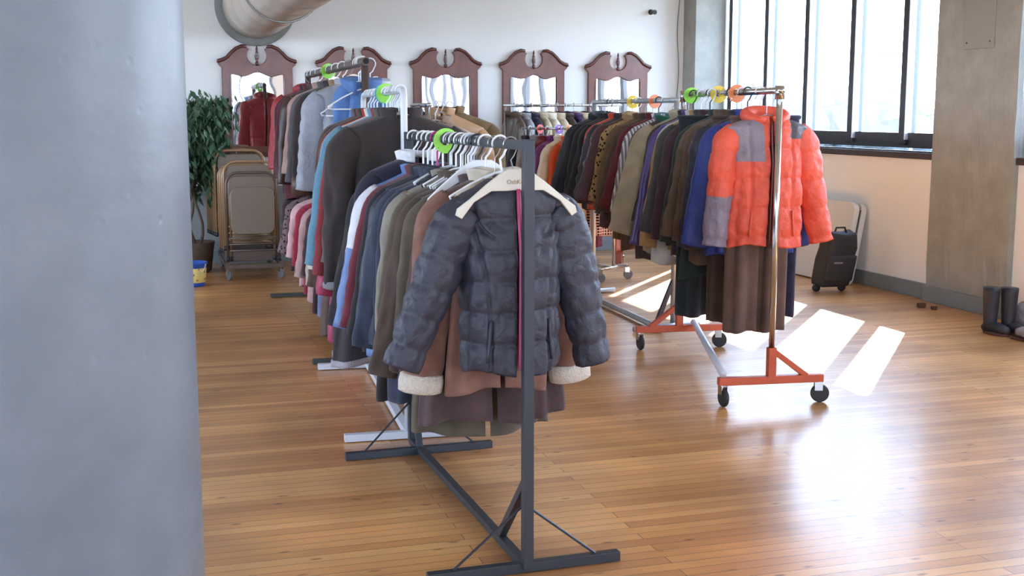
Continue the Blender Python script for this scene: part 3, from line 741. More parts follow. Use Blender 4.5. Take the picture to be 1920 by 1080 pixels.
hw = mat('white hanger plastic', (236, 238, 242), .35); hcream = mat('cream hanger plastic', (222, 218, 205), .35)
hwire = mat('steel hanger wire', (170, 172, 176), .3, metal=.9); hdark = mat('dark hanger plastic', (42, 42, 48), .35); hpink = mat('magenta hanger plastic', (176, 40, 110), .4)
hclear = mat('clear hanger plastic', (210, 220, 228), .2)
HM = {'white': hw, 'cream': hcream, 'wire': hwire, 'dark': hdark, 'pink': hpink, 'clear': hclear}
HCOUNT = {}
def hanger(key, t, colr, lab, w=.20, drop=.10, style='tube', dx=0., turn=0., slope=.40, tilt=0., dy=0., rr=.019, group=None, text=None):
    loc, rz = hang(key, t, dx, 0, turn); T = thing('clothes_hanger', lab, 'hanger', loc, rz, group)
    T.rotation_euler = (0, tilt, rz)
    m = HM[colr]; hm = hwire if style == 'wide' else m; r = .0022 if (style in ('wire', 'wide') or colr == 'wire') else .0042
    rr = max(rr, {'R3': .031, 'R1': .0235, 'R4': .022, 'R5': .0225, 'R2': .021}.get(key, .018)) + r
    b = B(); pts = arc(0, 0, rr, 200, -30, 12) + [(rr * .45, 0, -rr - .012), (0, 0, -rr - .026), (0, dy * .5, -drop + .012), (0, dy, -drop + .004)]
    tube(b, pts, r, 8); obj('hook', b, hm, T, True)
    zt, ze = -drop + .006, -drop - (w - .05) * slope
    if style == 'wide':
        up = [(0, zt + .012), (.035, zt + .012), (.06, zt - .004), (w * .5, zt - .035), (w * .8, zt - .085), (w, ze - .012), (w + .005, ze - .03), (w - .01, ze - .04)]
        lo = [(w * .75, ze + .012), (w * .45, ze + .048), (w * .2, ze + .048), (0, ze + .050)]
        h = up + lo; out = h + [(-x, z) for x, z in reversed(h) if x > 0]
        o = prism('shoulder_bar', out, [], .012, .003, m, T); o.location = (0, dy, 0)
        if text:
            cu = bpy.data.curves.new('t', 'FONT'); cu.body = text; cu.size = .021; cu.extrude = .0004; cu.align_x = 'CENTER'; to = bpy.data.objects.new('t', cu); COL.objects.link(to)
            me = bpy.data.meshes.new_from_object(to.evaluated_get(bpy.context.evaluated_depsgraph_get())); bpy.data.objects.remove(to)
            me.transform(Matrix.Rotation(R(90), 4, 'X')); me.materials.clear(); me.materials.append(mat('gold hanger print', (176, 150, 120), .5))
            q = link(bpy.data.objects.new('lettering', me), T); q.location = (0, dy - .0098, ze + .068); q['label'] = 'faint gold lettering on the hanger'
        return T
    b = B()
    for s in (-1, 1):
        tube(b, [(0, dy, zt), (s * .03, dy, zt - .006), (s * w * .6, dy, zt + (ze - zt) * .55), (s * (w - .015), dy, ze), (s * w, dy, ze - .008), (s * (w - .006), dy, ze - .02), (s * (w - .03), dy, ze - .024)], r * 1.15, 8)
    obj('shoulder_arms', b, m, T, True)
    b = B(); tube(b, [(-w + .03, dy, ze - .024), (w - .03, dy, ze - .024)], r, 8); obj('cross_bar', b, m, T, True)
    return T
def disc(key, t, rgb, lab, r=.055, dz=0.):
    loc, rz = hang(key, t, 0, 0, random.uniform(-.15, .15)); rb = {'R3': .03, 'R1': .025}.get(key, .021)
    n = 40; out = [(r * math.cos(2 * PI * i / n), r * math.sin(2 * PI * i / n) - .006) for i in range(n)]
    ho = [(rb * math.cos(2 * PI * i / 20), rb * math.sin(2 * PI * i / 20)) for i in range(20)]
    holes = [ho] + [[(.003 * math.cos(i) + r * .82 * math.cos(a), .003 * math.sin(i) - .006 + r * .82 * math.sin(a)) for i in range(6)] for a in (-.6, 1.0, 2.4, 3.9)]
    m = mat('disc %d %d %d' % rgb, rgb, .35)
    o = prism('size_divider', out, holes, .002, .0008, m); o.location = loc; o.rotation_euler = (0, 0, rz)
    tag(o, lab, 'divider')

# ------------------------------------------------------------------ what hangs on each rack, near end first
ORD = ['nearest', 'second', 'third', 'fourth', 'fifth', 'sixth', 'seventh', 'eighth', 'ninth', 'tenth', 'eleventh', 'twelfth', 'thirteenth', 'fourteenth', 'fifteenth', 'sixteenth', 'seventeenth']
RN = {'R1': 'the dark grey rack', 'R2': 'the white rack', 'R3': 'the brown pipe rack', 'R3L': "the brown rack's lower rail", 'R4': 'the orange based rack',
      'R5': 'the grey pipe rack', 'R6': 'the low chrome rack', 'R7': 'the back wall rack', 'R8': 'the short chrome rack'}
def fill(key, items, hs=None):
    for i, it in enumerate(sorted(items, key=lambda q: q[0])):
        t, desc, kw = it; kw = dict(kw)
        where = '%s on %s' % (ORD[i], RN[key])
        hc = kw.pop('hc', (hs or ['white', 'wire', 'white', 'dark'])[i % len(hs or [1, 2, 3, 4])]); hst = kw.pop('hst', 'tube'); hk = kw.pop('hk', {}); noh = kw.pop('noh', False)
        w = kw.get('w', .21); drop = kw.get('drop', .10)
        drop = DROP.get(key, .10) if drop == .10 else drop
        turn = kw.get('turn', 0) or 0
        if kw.pop('trouser', False): kw.setdefault('drop', .14); trousers(key, t, '%s, %s' % (desc, where), **kw)
        else: coat(key, t, '%s, %s' % (desc, where), **kw)
        if not noh:
            short = desc.split(' with ')[0]
            hanger(key, t, hc, '%s hanger, %s %s' % ({'wire': 'steel wire'}.get(hc, hc + ' plastic'), short, where), **{**dict(w=w - .03, drop=drop, style='wire' if hc == 'wire' else hst, dx=kw.get('dx', 0), turn=turn), **hk})

PX = lambda s, w, L: (lambda z: s * (.155 - .055 * math.sin(PI * min(1, max(0, (-z - .12) / (L * .55))) * .5)) if z < -.10 else None)
yoke = lambda s: (lambda z: s * (.075 + .075 * math.sqrt(max(0, 1 - ((z + .05) / .14) ** 2))) if -.19 < z < -.05 else None)
fill('R1', [
    (.17, 'dark slate quilted puffer jacket with pink zip', dict(kind='puffer', rgb=(54, 55, 68), w=.198, L=.65, hem=.165, d=.082, dx=-.004, sl=.58, sal=22, sar=13, sr=.082, cr=.058, quilt=.105, gap=.010, collar=None,
        lining=(45, 40, 50), zipper=(190, 70, 120), res=2.2, drop=.115, turn=.02, seams=[PX(-1, .2, .66), PX(1, .2, .66), yoke(-1), yoke(1)], fold=.006, pockets=True, qamp=.014, slope=.55,
        hc='cream', hst='wide', hk=dict(w=.205, dy=-.065, slope=.62, drop=.10, text='OshKosh'))),
    (.36, 'tan brown suede coat with cream fleece cuffs', dict(kind='suede', rgb=(128, 92, 80), w=.235, L=.74, hem=.225, d=.07, sl=.72, sal=7, sar=8, sr=.085, cr=.068, cuffs=((214, 204, 190), .058, 'pile'), collar_rgb=(196, 186, 170), lining=(200, 190, 172), buttons=((88, 66, 60), 5, .12), res=1.4, turn=.03, drop=.12, blocks=[((84, 62, 54), lambda v: v.z > -.15)])),
    (.47, 'dark maroon brown long wool coat', dict(kind='wool', rgb=(76, 58, 60), w=.23, L=.88, hem=.30, d=.08, sl=.62, sa=10, res=1.2, turn=.02, fold=.014)),
    (.57, 'olive brown long overcoat', dict(kind='wool', rgb=(86, 78, 66), w=.245, L=.92, hem=.29, d=.075, sl=.66, sa=13, res=1.2, cuffs=((62, 44, 42), .06, 'wool'))),
    (.67, 'dark chocolate brown coat', dict(kind='wool', rgb=(74, 60, 54), w=.245, L=.8, hem=.26, d=.07, sl=.64, sa=14, hc='wire')),
    (.77, 'olive brown corduroy jacket', dict(kind='wool', rgb=(84, 74, 62), w=.25, L=.76, hem=.26, sl=.62, sa=15)),
    (.87, 'grey beige cotton jacket', dict(kind='wool', rgb=(134, 130, 120), w=.25, L=.72, hem=.27, sl=.60, sa=17, sr=.085, cr=.055, fold=.014, lining=(120, 60, 50))),
    (.98, 'dark navy wool coat', dict(kind='wool', rgb=(44, 52, 72), w=.245, L=.93, hem=.27, sl=.64, sa=14)),
    (1.07, 'slate navy blazer', dict(kind='wool', rgb=(50, 58, 76), w=.25, L=.84, hem=.27, sl=.62, sa=15)),
    (1.16, 'navy jacket with bright blue edge', dict(kind='puffer', rgb=(34, 42, 62), w=.25, L=.74, hem=.26, sl=.62, sa=16, hc='pink', sblocks=[((46, 72, 150), lambda v, s: s < 0 and v.y > .0)])),
    (1.24, 'black wool coat with brass cuff button', dict(kind='wool', rgb=(40, 38, 42), w=.25, L=.92, hem=.28, sl=.62, sa=17)),
    (1.32, 'maroon wool shirt', dict(kind='wool', rgb=(104, 44, 56), w=.25, L=.7, hem=.26, sl=.58, sa=19, hc='white')),
    (1.40, 'blue and white ski jacket', dict(kind='puffer', rgb=(96, 122, 172), w=.26, L=.78, hem=.28, sl=.64, sa=18, sr=.085, cr=.07, lining=(60, 80, 140), sblocks=[((206, 210, 220), lambda v, s: v.z > -.32)])),
    (1.50, 'dark navy fleece with white collar', dict(kind='fleece', rgb=(42, 42, 58), w=.25, L=.72, hem=.26, sl=.62, sa=15, collar='stand', collar_rgb=(220, 222, 228), drop=.09)),
    (1.575, 'black cotton jacket', dict(kind='wool', rgb=(38, 36, 42), w=.26, L=.84, hem=.27, sl=.62, sa=18)),
])
fill('R2', [
    (.10, 'very dark brown wool overcoat', dict(kind='wool', rgb=(54, 48, 48), w=.30, L=.82, hem=.32, d=.08, sl=.70, sa=6, sr=.09, cr=.075, res=1.3, turn=.03, fold=.014, cuffs=((120, 122, 130), .03, 'wool'), slope=.34)),
    (.22, 'long charcoal skirted coat with lace hem', dict(kind='wool', rgb=(52, 48, 54), w=.27, L=1.22, hem=.38, d=.09, sl=.64, sa=12, fold=.022, hemband=((170, 166, 176), 'pile'))),
    (.34, 'olive grey overcoat', dict(kind='wool', rgb=(88, 84, 78), w=.29, L=.82, hem=.30, sl=.66, sa=9)),
    (.46, 'dark red fleece jacket', dict(kind='fleece', rgb=(128, 52, 58), w=.285, L=.80, hem=.28, sl=.70, sa=14)),
    (.60, 'steel blue fleece jacket', dict(kind='fleece', rgb=(96, 138, 162), w=.28, L=.98, hem=.31, sl=.68, sa=11, sr=.095, cr=.07)),
    (.74, 'cream white cotton jacket', dict(kind='wool', rgb=(206, 204, 196), w=.28, L=.84, hem=.28, sl=.72, sa=18)),
    (.86, 'bright red knitted coat', dict(kind='knit', rgb=(160, 52, 44), w=.29, L=.8, hem=.27, sl=.5, sa=20)),
    (1.0, 'black wool coat', dict(kind='wool', rgb=(44, 38, 40), w=.28, L=.9, hem=.28, sl=.60, sa=17)),
    (1.14, 'brown tweed coat', dict(kind='wool', rgb=(86, 70, 60), w=.27, L=.9, hem=.28, sl=.6, sa=14, hc='clear')),
    (1.28, 'dark maroon coat', dict(kind='wool', rgb=(74, 42, 48), w=.27, L=.9, hem=.28, sl=.6, sa=14)),
    (1.42, 'grey wool coat', dict(kind='wool', rgb=(96, 96, 100), w=.27, L=.9, hem=.28, sl=.6, sa=14, hc='clear')),
], ['white', 'clear', 'dark', 'white'])
fill('R3', [
    (.16, 'light blue denim shirt', dict(kind='wool', rgb=(88, 124, 182), w=.17, L=.5, hem=.17, sl=.36, sa=10, collar='shirt')),
    (.34, 'pale lilac shirt', dict(kind='wool', rgb=(206, 212, 232), w=.23, L=.62, hem=.2, sl=.44, sa=8, dx=.09, collar='shirt')),
    (.62, 'light grey quilted jacket', dict(kind='puffer', rgb=(150, 156, 168), w=.27, L=.76, hem=.27, sl=.66, sa=17, sr=.09, cr=.07, quilt=.09, lining=(150, 60, 50))),
    (.9, 'khaki tan cotton jacket', dict(kind='wool', rgb=(140, 118, 92), w=.26, L=.72, sl=.6, sa=15)),
    (1.2, 'black jacket with brown leather hem', dict(kind='wool', rgb=(52, 46, 48), w=.27, L=.8, hem=.27, sl=.66, sa=17, sr=.085, cr=.07, cuffs=((72, 52, 40), .12, 'leather'))),
    (1.5, 'grey wool jacket', dict(kind='wool', rgb=(88, 86, 90), w=.27, L=.78, hem=.27, sl=.62, sa=18)),
    (1.8, 'dusty pink wool coat', dict(kind='wool', rgb=(172, 140, 132), w=.27, L=.7, sl=.58, sa=18)),
    (2.1, 'dark brown leather jacket', dict(kind='leather', rgb=(62, 44, 40), w=.28, L=.8, hem=.28, sl=.64, sa=19)),
    (2.4, 'dark maroon wool coat', dict(kind='wool', rgb=(84, 38, 48), w=.28, L=.86, hem=.28, sl=.64, sa=19)),
    (2.62, 'black maroon lined jacket', dict(kind='wool', rgb=(56, 36, 42), w=.28, L=.86, hem=.28, sl=.64, sa=20)),
    (2.80, 'red quilted puffer jacket', dict(kind='puffer', rgb=(150, 46, 52), w=.27, L=.66, hem=.25, d=.09, sl=.6, sa=15, sr=.10, cr=.075, quilt=.1, turn=PI, collar='hood')),
], ['white', 'clear', 'wire', 'white'])
fill('R3L', [
    (.35, 'raspberry pink puffer jacket', dict(kind='puffer', rgb=(168, 68, 98), w=.2, L=0.83, hem=.23, sl=.5, sa=15, quilt=.1)),
    (.60, 'brown corduroy child coat', dict(kind='wool', rgb=(96, 78, 72), w=.23, L=0.85, hem=.24, sl=.46, sa=15)),
    (.82, 'blue and cream child anorak', dict(kind='wool', rgb=(112, 124, 160), w=.23, L=0.75, hem=.24, sl=.46, sa=17, sblocks=[((196, 176, 164), lambda v, s: v.z < -.25)])),
    (1.05, 'dark plum child coat', dict(kind='wool', rgb=(70, 46, 54), w=.23, L=0.77, hem=.24, sl=.46, sa=17)),
    (1.30, 'pale rose child coat', dict(kind='wool', rgb=(186, 152, 150), w=.24, L=0.73, hem=.24, sl=.46, sa=19)),
    (1.6, 'crimson child jacket', dict(kind='fleece', rgb=(150, 44, 64), w=.24, L=0.71, hem=.24, sl=.44, sa=19)),
    (1.9, 'light pink child coat', dict(kind='wool', rgb=(214, 172, 176), w=.25, L=0.67, hem=.24, sl=.4, sa=19)),
    (2.2, 'black patterned child jacket', dict(kind='leopard', rgb=(120, 100, 104), w=.26, L=0.63, hem=.25, sl=.4, sa=20)),
    (2.5, 'dark brown child jacket', dict(kind='wool', rgb=(58, 44, 46), w=.26, L=0.63, hem=.25, sl=.4, sa=18)),
], ['white', 'dark'])
fill('R8', [
    (.08, 'beige wool coat', dict(kind='wool', rgb=(150, 128, 116), w=.27, L=.8, hem=.26, sl=.5, sa=10, slope=.5, dx=.06)),
    (.20, 'golden tan satin jacket', dict(kind='satin', rgb=(192, 158, 122), w=.29, L=.8, hem=.26, sl=.5, sa=10, slope=.45, dx=.12, drop=.05)),
    (.34, 'olive brown canvas coat', dict(kind='wool', rgb=(122, 102, 74), w=.30, L=.8, hem=.26, sl=.5, sa=10, slope=.36, dx=.22, drop=.04)),
], ['white'])
orange_l = lambda v: v.z > -.23 and v.x < -.055
fill('R4', [
    (.17, 'orange quilted jacket with grey shoulder yoke', dict(kind='puffer', rgb=(226, 90, 66), w=.22, L=.69, hem=.20, d=.09, sl=.62, sal=6, sar=13, sr=.082, cr=.06, quilt=.155, gap=.022, collar='hood',
        lining=(110, 60, 60), zipper=(120, 44, 40), res=1.8, drop=.10, turn=.03, seams=[lambda z: -.115 if z > -.5 else None, lambda z: .12 if z > -.5 else None], pockets=True, qamp=.014, fold=.008,
        blocks=[((138, 128, 140), orange_l), ((92, 88, 96), lambda v: v.z > -.12 and v.x > .10)], sblocks=[((134, 124, 142), lambda v, s: s < 0 and (v.z < -.42))])),
    (.27, 'brown pleated trousers', dict(trouser=True, rgb=(104, 82, 74), L=1.17, w=.165, kind='wool')),
    (.50, 'dark navy trousers', dict(trouser=True, rgb=(46, 44, 66), L=1.13, w=.16, dx=.17)),
    (.36, 'royal blue anorak', dict(kind='puffer', rgb=(44, 62, 140), w=.25, L=.74, hem=.26, sl=.62, sa=9, sr=.09, cr=.07)),
    (.45, 'dark navy quilted coat', dict(kind='puffer', rgb=(44, 46, 62), w=.265, L=.78, hem=.27, sl=.66, sa=15, sr=.09, cr=.07, quilt=.1)),
    (.54, 'dark brown cord trousers', dict(trouser=True, rgb=(84, 68, 64), L=1.16, w=.17)),
    (.63, 'brown tweed overcoat', dict(kind='wool', rgb=(92, 72, 60), w=.265, L=.82, hem=.27, sl=.64, sa=14)),
    (.72, 'olive brown suede jacket', dict(kind='suede', rgb=(98, 82, 68), w=.26, L=.76, hem=.27, sl=.62, sa=15)),
    (.81, 'dark green wool coat', dict(kind='wool', rgb=(44, 56, 54), w=.265, L=.92, hem=.28, sl=.64, sa=15)),
    (.90, 'black green trousers', dict(trouser=True, rgb=(42, 50, 54), L=1.18, w=.2, dx=-.05)),
    (.98, 'dark plum overcoat', dict(kind='wool', rgb=(66, 48, 54), w=.265, L=.84, hem=.28, sl=.64, sa=16)),
    (1.07, 'charcoal wool coat', dict(kind='wool', rgb=(60, 60, 60), w=.27, L=.8, hem=.28, sl=.64, sa=18, sr=.09, cr=.065)),
    (1.15, 'golden tan cotton jacket', dict(kind='wool', rgb=(160, 126, 84), w=.265, L=.84, hem=.28, sl=.74, sa=14)),
    (1.23, 'cream white raincoat', dict(kind='wool', rgb=(190, 188, 182), w=.25, L=.92, hem=.34, sl=.6, sa=12)),
    (1.30, 'purple satin jacket', dict(kind='satin', rgb=(80, 64, 128), w=.265, L=.82, hem=.3, sl=.74, sa=15)),
    (1.38, 'black lined wool coat', dict(kind='wool', rgb=(48, 44, 46), w=.265, L=.8, hem=.28, sl=.62, sa=18)),
    (1.47, 'khaki beige trench coat', dict(kind='wool', rgb=(158, 146, 122), w=.30, L=.86, hem=.33, sl=.70, sa=26, sr=.11, cr=.08, collar='shirt', fold=.014)),
], ['wire', 'white', 'wire', 'dark'])
fill('R5', [
    (.08, 'dark wool coat with green collar', dict(kind='wool', rgb=(54, 44, 50), w=.26, L=.98, hem=.28, sl=.64, sa=16, collar='shirt', collar_rgb=(30, 84, 72))),
    (.22, 'grey striped knitted cardigan', dict(kind='stripe', rgb=(132, 130, 138), w=.255, L=.84, sl=.6, sa=15)),
    (.34, 'dark red wool jacket', dict(kind='wool', rgb=(104, 44, 52), w=.25, L=.8, sl=.6, sa=15)),
    (.46, 'cocoa brown wool coat', dict(kind='wool', rgb=(86, 66, 56), w=.25, L=1.0, sl=.62, sa=15)),
    (.6, 'camel brown suede coat', dict(kind='suede', rgb=(108, 86, 62), w=.25, L=.94, sl=.62, sa=16)),
    (.74, 'leopard print fur jacket', dict(kind='leopard', rgb=(170, 140, 100), w=.25, L=.7, sl=.58, sa=16, collar='fur')),
    (.88, 'dark maroon puffer coat', dict(kind='puffer', rgb=(78, 48, 54), w=.255, L=.84, sl=.6, sa=17, sr=.09, cr=.07, quilt=.09)),
    (1.02, 'charcoal quilted puffer jacket', dict(kind='puffer', rgb=(52, 52, 60), w=.255, L=.76, sl=.6, sa=17, sr=.09, cr=.07, quilt=.08)),
    (1.14, 'bright orange sports jacket', dict(kind='satin', rgb=(214, 80, 56), w=.24, L=.7, sl=.56, sa=15)),
    (1.26, 'black wool jacket', dict(kind='wool', rgb=(44, 44, 46), w=.25, L=.72, sl=.6, sa=16)),
    (1.38, 'charcoal fleece jacket', dict(kind='fleece', rgb=(50, 50, 54), w=.25, L=.72, sl=.6, sa=17)),
    (1.50, 'black hooded jacket', dict(kind='wool', rgb=(40, 42, 50), w=.25, L=.7, sl=.58, sa=17, collar='hood')),
    (1.62, 'dark slate anorak', dict(kind='puffer', rgb=(46, 50, 58), w=.25, L=.7, sl=.58, sa=18)),
], ['wire', 'white', 'dark', 'wire'])
fill('R6', [
    (.06, 'rust brown fringed scarf', dict(trouser=True, fringe=True, rgb=(142, 84, 70), L=1.0, w=.07, dx=.13, skirt=False)),
    (.13, 'houndstooth check dress', dict(trouser=True, skirt=True, kind='check', rgb=(214, 166, 146), L=.84, w=.16)),
    (.24, 'sand coloured skirt', dict(trouser=True, skirt=True, rgb=(204, 166, 126), L=.70, w=.2, dx=-.1)),
    (.34, 'wine red dress', dict(trouser=True, skirt=True, rgb=(124, 52, 66), L=.98, w=.18, dx=-.06)),
    (.46, 'teal green dress', dict(kind='wool', rgb=(48, 120, 100), w=.2, L=.84, hem=.26, sl=.3, sa=14)),
    (.57, 'orange knitted sweater', dict(kind='knit', rgb=(222, 88, 50), w=.21, L=.62, hem=.25, sl=.55, sa=15)),
    (.67, 'cream blouse', dict(kind='satin', rgb=(226, 214, 186), w=.22, L=.7, hem=.26, sl=.55, sa=16)),
    (.77, 'purple blouse', dict(kind='satin', rgb=(112, 42, 106), w=.22, L=.7, hem=.26, sl=.55, sa=17)),
    (.88, 'brick red wool blazer', dict(kind='wool', rgb=(128, 50, 48), w=.23, L=.76, hem=.28, sl=.58, sa=18)),
    (1.0, 'pale grey blazer', dict(kind='wool', rgb=(156, 148, 148), w=.23, L=.76, hem=.28, sl=.58, sa=19)),
    (1.12, 'black blouse', dict(kind='satin', rgb=(36, 34, 46), w=.23, L=.7, hem=.28, sl=.58, sa=17)),
], ['white', 'clear'])
cols = [((176, 172, 150), 'pale olive'), ((60, 50, 46), 'dark brown'), ((214, 212, 208), 'white'), ((42, 38, 40), 'black'), ((208, 190, 166), 'beige'), ((66, 50, 92), 'violet'), ((70, 58, 52), 'brown'), ((196, 184, 162), 'sand'),
        ((226, 220, 206), 'ivory'), ((188, 178, 150), 'straw'), ((48, 44, 62), 'navy'), ((150, 150, 156), 'grey'), ((90, 74, 62), 'cocoa')]
fill('R7', [(.05 + .094 * i, n + ' blouse', dict(kind='satin', rgb=c, w=.2, L=.66 + .06 * math.sin(i * 2), hem=.22, sl=.5, sa=9, collar='shirt', res=.7, d=.05, turn=R(6))) for i, (c, n) in enumerate(cols)], ['white', 'clear'])

# empty and extra hangers, size discs
hanger('R1', .52, 'white', 'wide white plastic hanger behind the cream one on the dark grey rack', w=.2, style='wide', drop=.085, slope=.7)
t_ = hanger('R1', .30, 'white', 'white plastic hanger with a beige foam roll on its arm', w=.19, drop=.10, slope=.5, dy=-.03)
b = B(); tube(b, [(-.06, -.03, -.135), (-.165, -.03, -.185)], .022, 14); obj('foam_roll', b, mat('beige foam roll', (186, 174, 160), .8, bs=.5, bscale=60), t_, True)
for q, (tt, c_) in enumerate(((.62, 'wire'), (.655, 'clear'), (.70, 'white'), (.735, 'wire'), (.80, 'white'), (.83, 'dark'), (.93, 'wire'), (.955, 'clear'))):
    hanger('R1', tt, c_, '%s hanger, %s of the crowded spare hangers on the dark grey rack' % ({'wire': 'thin steel wire', 'clear': 'clear plastic', 'white': 'slim white plastic', 'dark': 'slim dark plastic'}[c_], ORD[q]), w=.15, style='wire' if c_ == 'wire' else 'tube', drop=.11, slope=.5, group='crowded hangers on the dark grey rack')
hanger('R3', .10, 'white', 'white plastic hanger, turned outwards at the near end of the brown pipe rack', w=.22, drop=.17, slope=.55, turn=.1, dx=-.0)
hanger('R3', .24, 'white', 'second white plastic hanger turned outwards on the brown pipe rack', w=.24, drop=.19, slope=.6, turn=-.1)
for i in range(6):
    hanger('R2', .16 + .055 * i, ['clear', 'white', 'wire'][i % 3], '%s spare hanger, %s at the near end of the white rack' % (['clear plastic', 'thin white plastic', 'steel wire'][i % 3], ORD[i]), w=.15, drop=.11, slope=.4, group='spare hangers on the white rack', style='wire' if i % 3 == 2 else 'tube')
GREEN, YEL, ORA, TEAL, PUR, RED = (150, 226, 70), (240, 206, 70), (244, 140, 84), (90, 190, 214), (150, 96, 206), (220, 66, 56)
disc('R1', 1.02, GREEN, 'lime green round size divider on the dark grey rack', .05)
disc('R2', .62, GREEN, 'lime green size divider on the white rack', .05); disc('R2', .70, TEAL, 'teal blue size divider behind the green one on the white rack', .05)
disc('R3', 1.6, GREEN, 'lime green size divider high on the brown pipe rack', .055)
disc('R4', .62, ORA, 'orange size divider nearest on the orange based rack', .05); disc('R4', .92, YEL, 'yellow size divider on the orange based rack', .05); disc('R4', 1.42, GREEN, 'green size divider at the far end of the orange based rack', .05)
disc('R5', .42, ORA, 'orange size divider on the grey pipe rack', .05); disc('R5', .86, YEL, 'yellow size divider on the grey pipe rack', .05)
disc('R6', .98, RED, 'red size divider on the low chrome rack', .045); disc('R6', .72, PUR, 'purple size divider on the low chrome rack', .045); disc('R6', .58, ORA, 'orange size divider on the low chrome rack', .045)

# ------------------------------------------------------------------ folding chairs on their dolly
chm = mat('beige brown chair enamel', (126, 114, 102), .38, metal=.15, bs=.05); chf = mat('brown grey chair tube', (104, 90, 84), .35, metal=.4); chg = mat('tan chair tube', (164, 132, 100), .35, metal=.3)
def rrect(x0, x1, z0, z1, r, n=6):
    out = []
    for cx, cz, a in ((x1 - r, z1 - r, 0), (x0 + r, z1 - r, 90), (x0 + r, z0 + r, 180), (x1 - r, z0 + r, 270)):
        out += [(cx + r * math.cos(R(a + 90 * i / n)), cz + r * math.sin(R(a + 90 * i / n))) for i in range(n + 1)]
    return out
def folding_chair(chf=chf):
    t = thing('folding_chair', 'x', 'chair')
    b = B(); pts = [(-.235, 0, .02), (-.235, 0, .72)] + [(-.235 + .11 - .11 * math.cos(R(a)), 0, .72 + .11 * math.sin(R(a))) for a in (22, 45, 67)] + [(-.125, 0, .83), (.125, 0, .83)] + [(.235 - .11 + .11 * math.sin(R(a)), 0, .72 + .11 * math.cos(R(a))) for a in (22, 45, 67)] + [(.235, 0, .72), (.235, 0, .02)]
    tube(b, pts, .0125, 10); obj('main_frame', b, chf, t, True)
    b = B(); tube(b, [(-.20, .035, .03), (-.20, .03, .60), (-.19, .03, .64), (.19, .03, .64), (.20, .03, .60), (.20, .035, .03)], .011, 8); obj('rear_legs', b, chg, t, True)
    o = prism('backrest', rrect(-.205, .205, .60, .79, .06), [], .006, .004, chm, t); o.location = (0, .005, 0)
    o = prism('seat', rrect(-.195, .195, .26, .69, .07), [], .012, .006, chm, t); o.location = (0, -.016, 0)
    for z in (.22, .16, .10):
        b = B(); tube(b, [(-.235, 0, z), (.235, 0, z)], .009, 8); obj('crossbar', b, chf, t, True)
    for s in (-1, 1):
        for y in (0, .035):
            b = B(); tube(b, [(s * (.235 if y == 0 else .20), y, 0), (s * (.235 if y == 0 else .20), y, .04)], .0145, 8); obj('rubber_tip', b, rubber, t, True)
    return t
def dup(root, loc, rz, label):
    r = root.copy(); COL.objects.link(r); r.location = loc; r.rotation_euler = (0, 0, rz); r['label'] = label
    for ch in list(root.children):
        c = ch.copy(); COL.objects.link(c); c.parent = r
        for g in ch.children: d_ = g.copy(); COL.objects.link(d_); d_.parent = c
    return r
c0 = folding_chair(); c1 = folding_chair(chg); cb = Vector((-2.435, 11.24, .17)); cv = Vector((-math.sin(TH + R(8)), math.cos(TH + R(8)), 0))
CN = 11
for i in range(CN):
    dz = 0 if i == 0 else (.10 if i < 2 else (.06 if i < 5 else .19))
    loc = cb + cv * (.085 * i + (.06 if i >= 5 else 0)) + Vector((0, 0, dz))
    lab = 'beige folding metal chair standing folded on the dolly, %s from the front' % (['foremost', 'second', 'third', 'fourth', 'fifth', 'sixth', 'seventh', 'eighth', 'ninth', 'tenth', 'eleventh'][i])
    if i == 0: c0.location = loc; c0.rotation_euler = (0, 0, TH); c0['label'] = 'foremost beige folding metal chair standing folded on the dolly'; c0['group'] = 'folding chairs on the dolly'
    elif i == 1: c1.location = loc; c1.rotation_euler = (0, 0, TH); c1['label'] = lab; c1['group'] = 'folding chairs on the dolly'
    else: dup(c1, loc, TH, lab)
t = thing('chair_dolly', 'low brown steel wheeled dolly carrying the folded chairs', 'dolly', (cb.x, cb.y, 0), TH)
b = B()
for x in (-.25, .25): beam(b, (x, -.08, .145), (x, 1.05, .145), .04, .04)
for y in (-.08, .5, 1.05): beam(b, (-.27, y, .13), (.27, y, .13), .04, .04)
obj('dolly_frame', b, chf, t)
# raised ledge that carries the higher rear chairs
b = B()
box(b, (-.26, .06, .165), (.26, .13, .265)); box(b, (-.26, .14, .165), (.26, .36, .225)); box(b, (-.26, .39, .165), (.26, .98, .355)); obj('chair_ledge', b, chf, t)
for x in (-.24, .24):
    for y in (-.06, 1.0): caster(t, (x, y, .115), R(20), .05, MATS['grey wheel'])

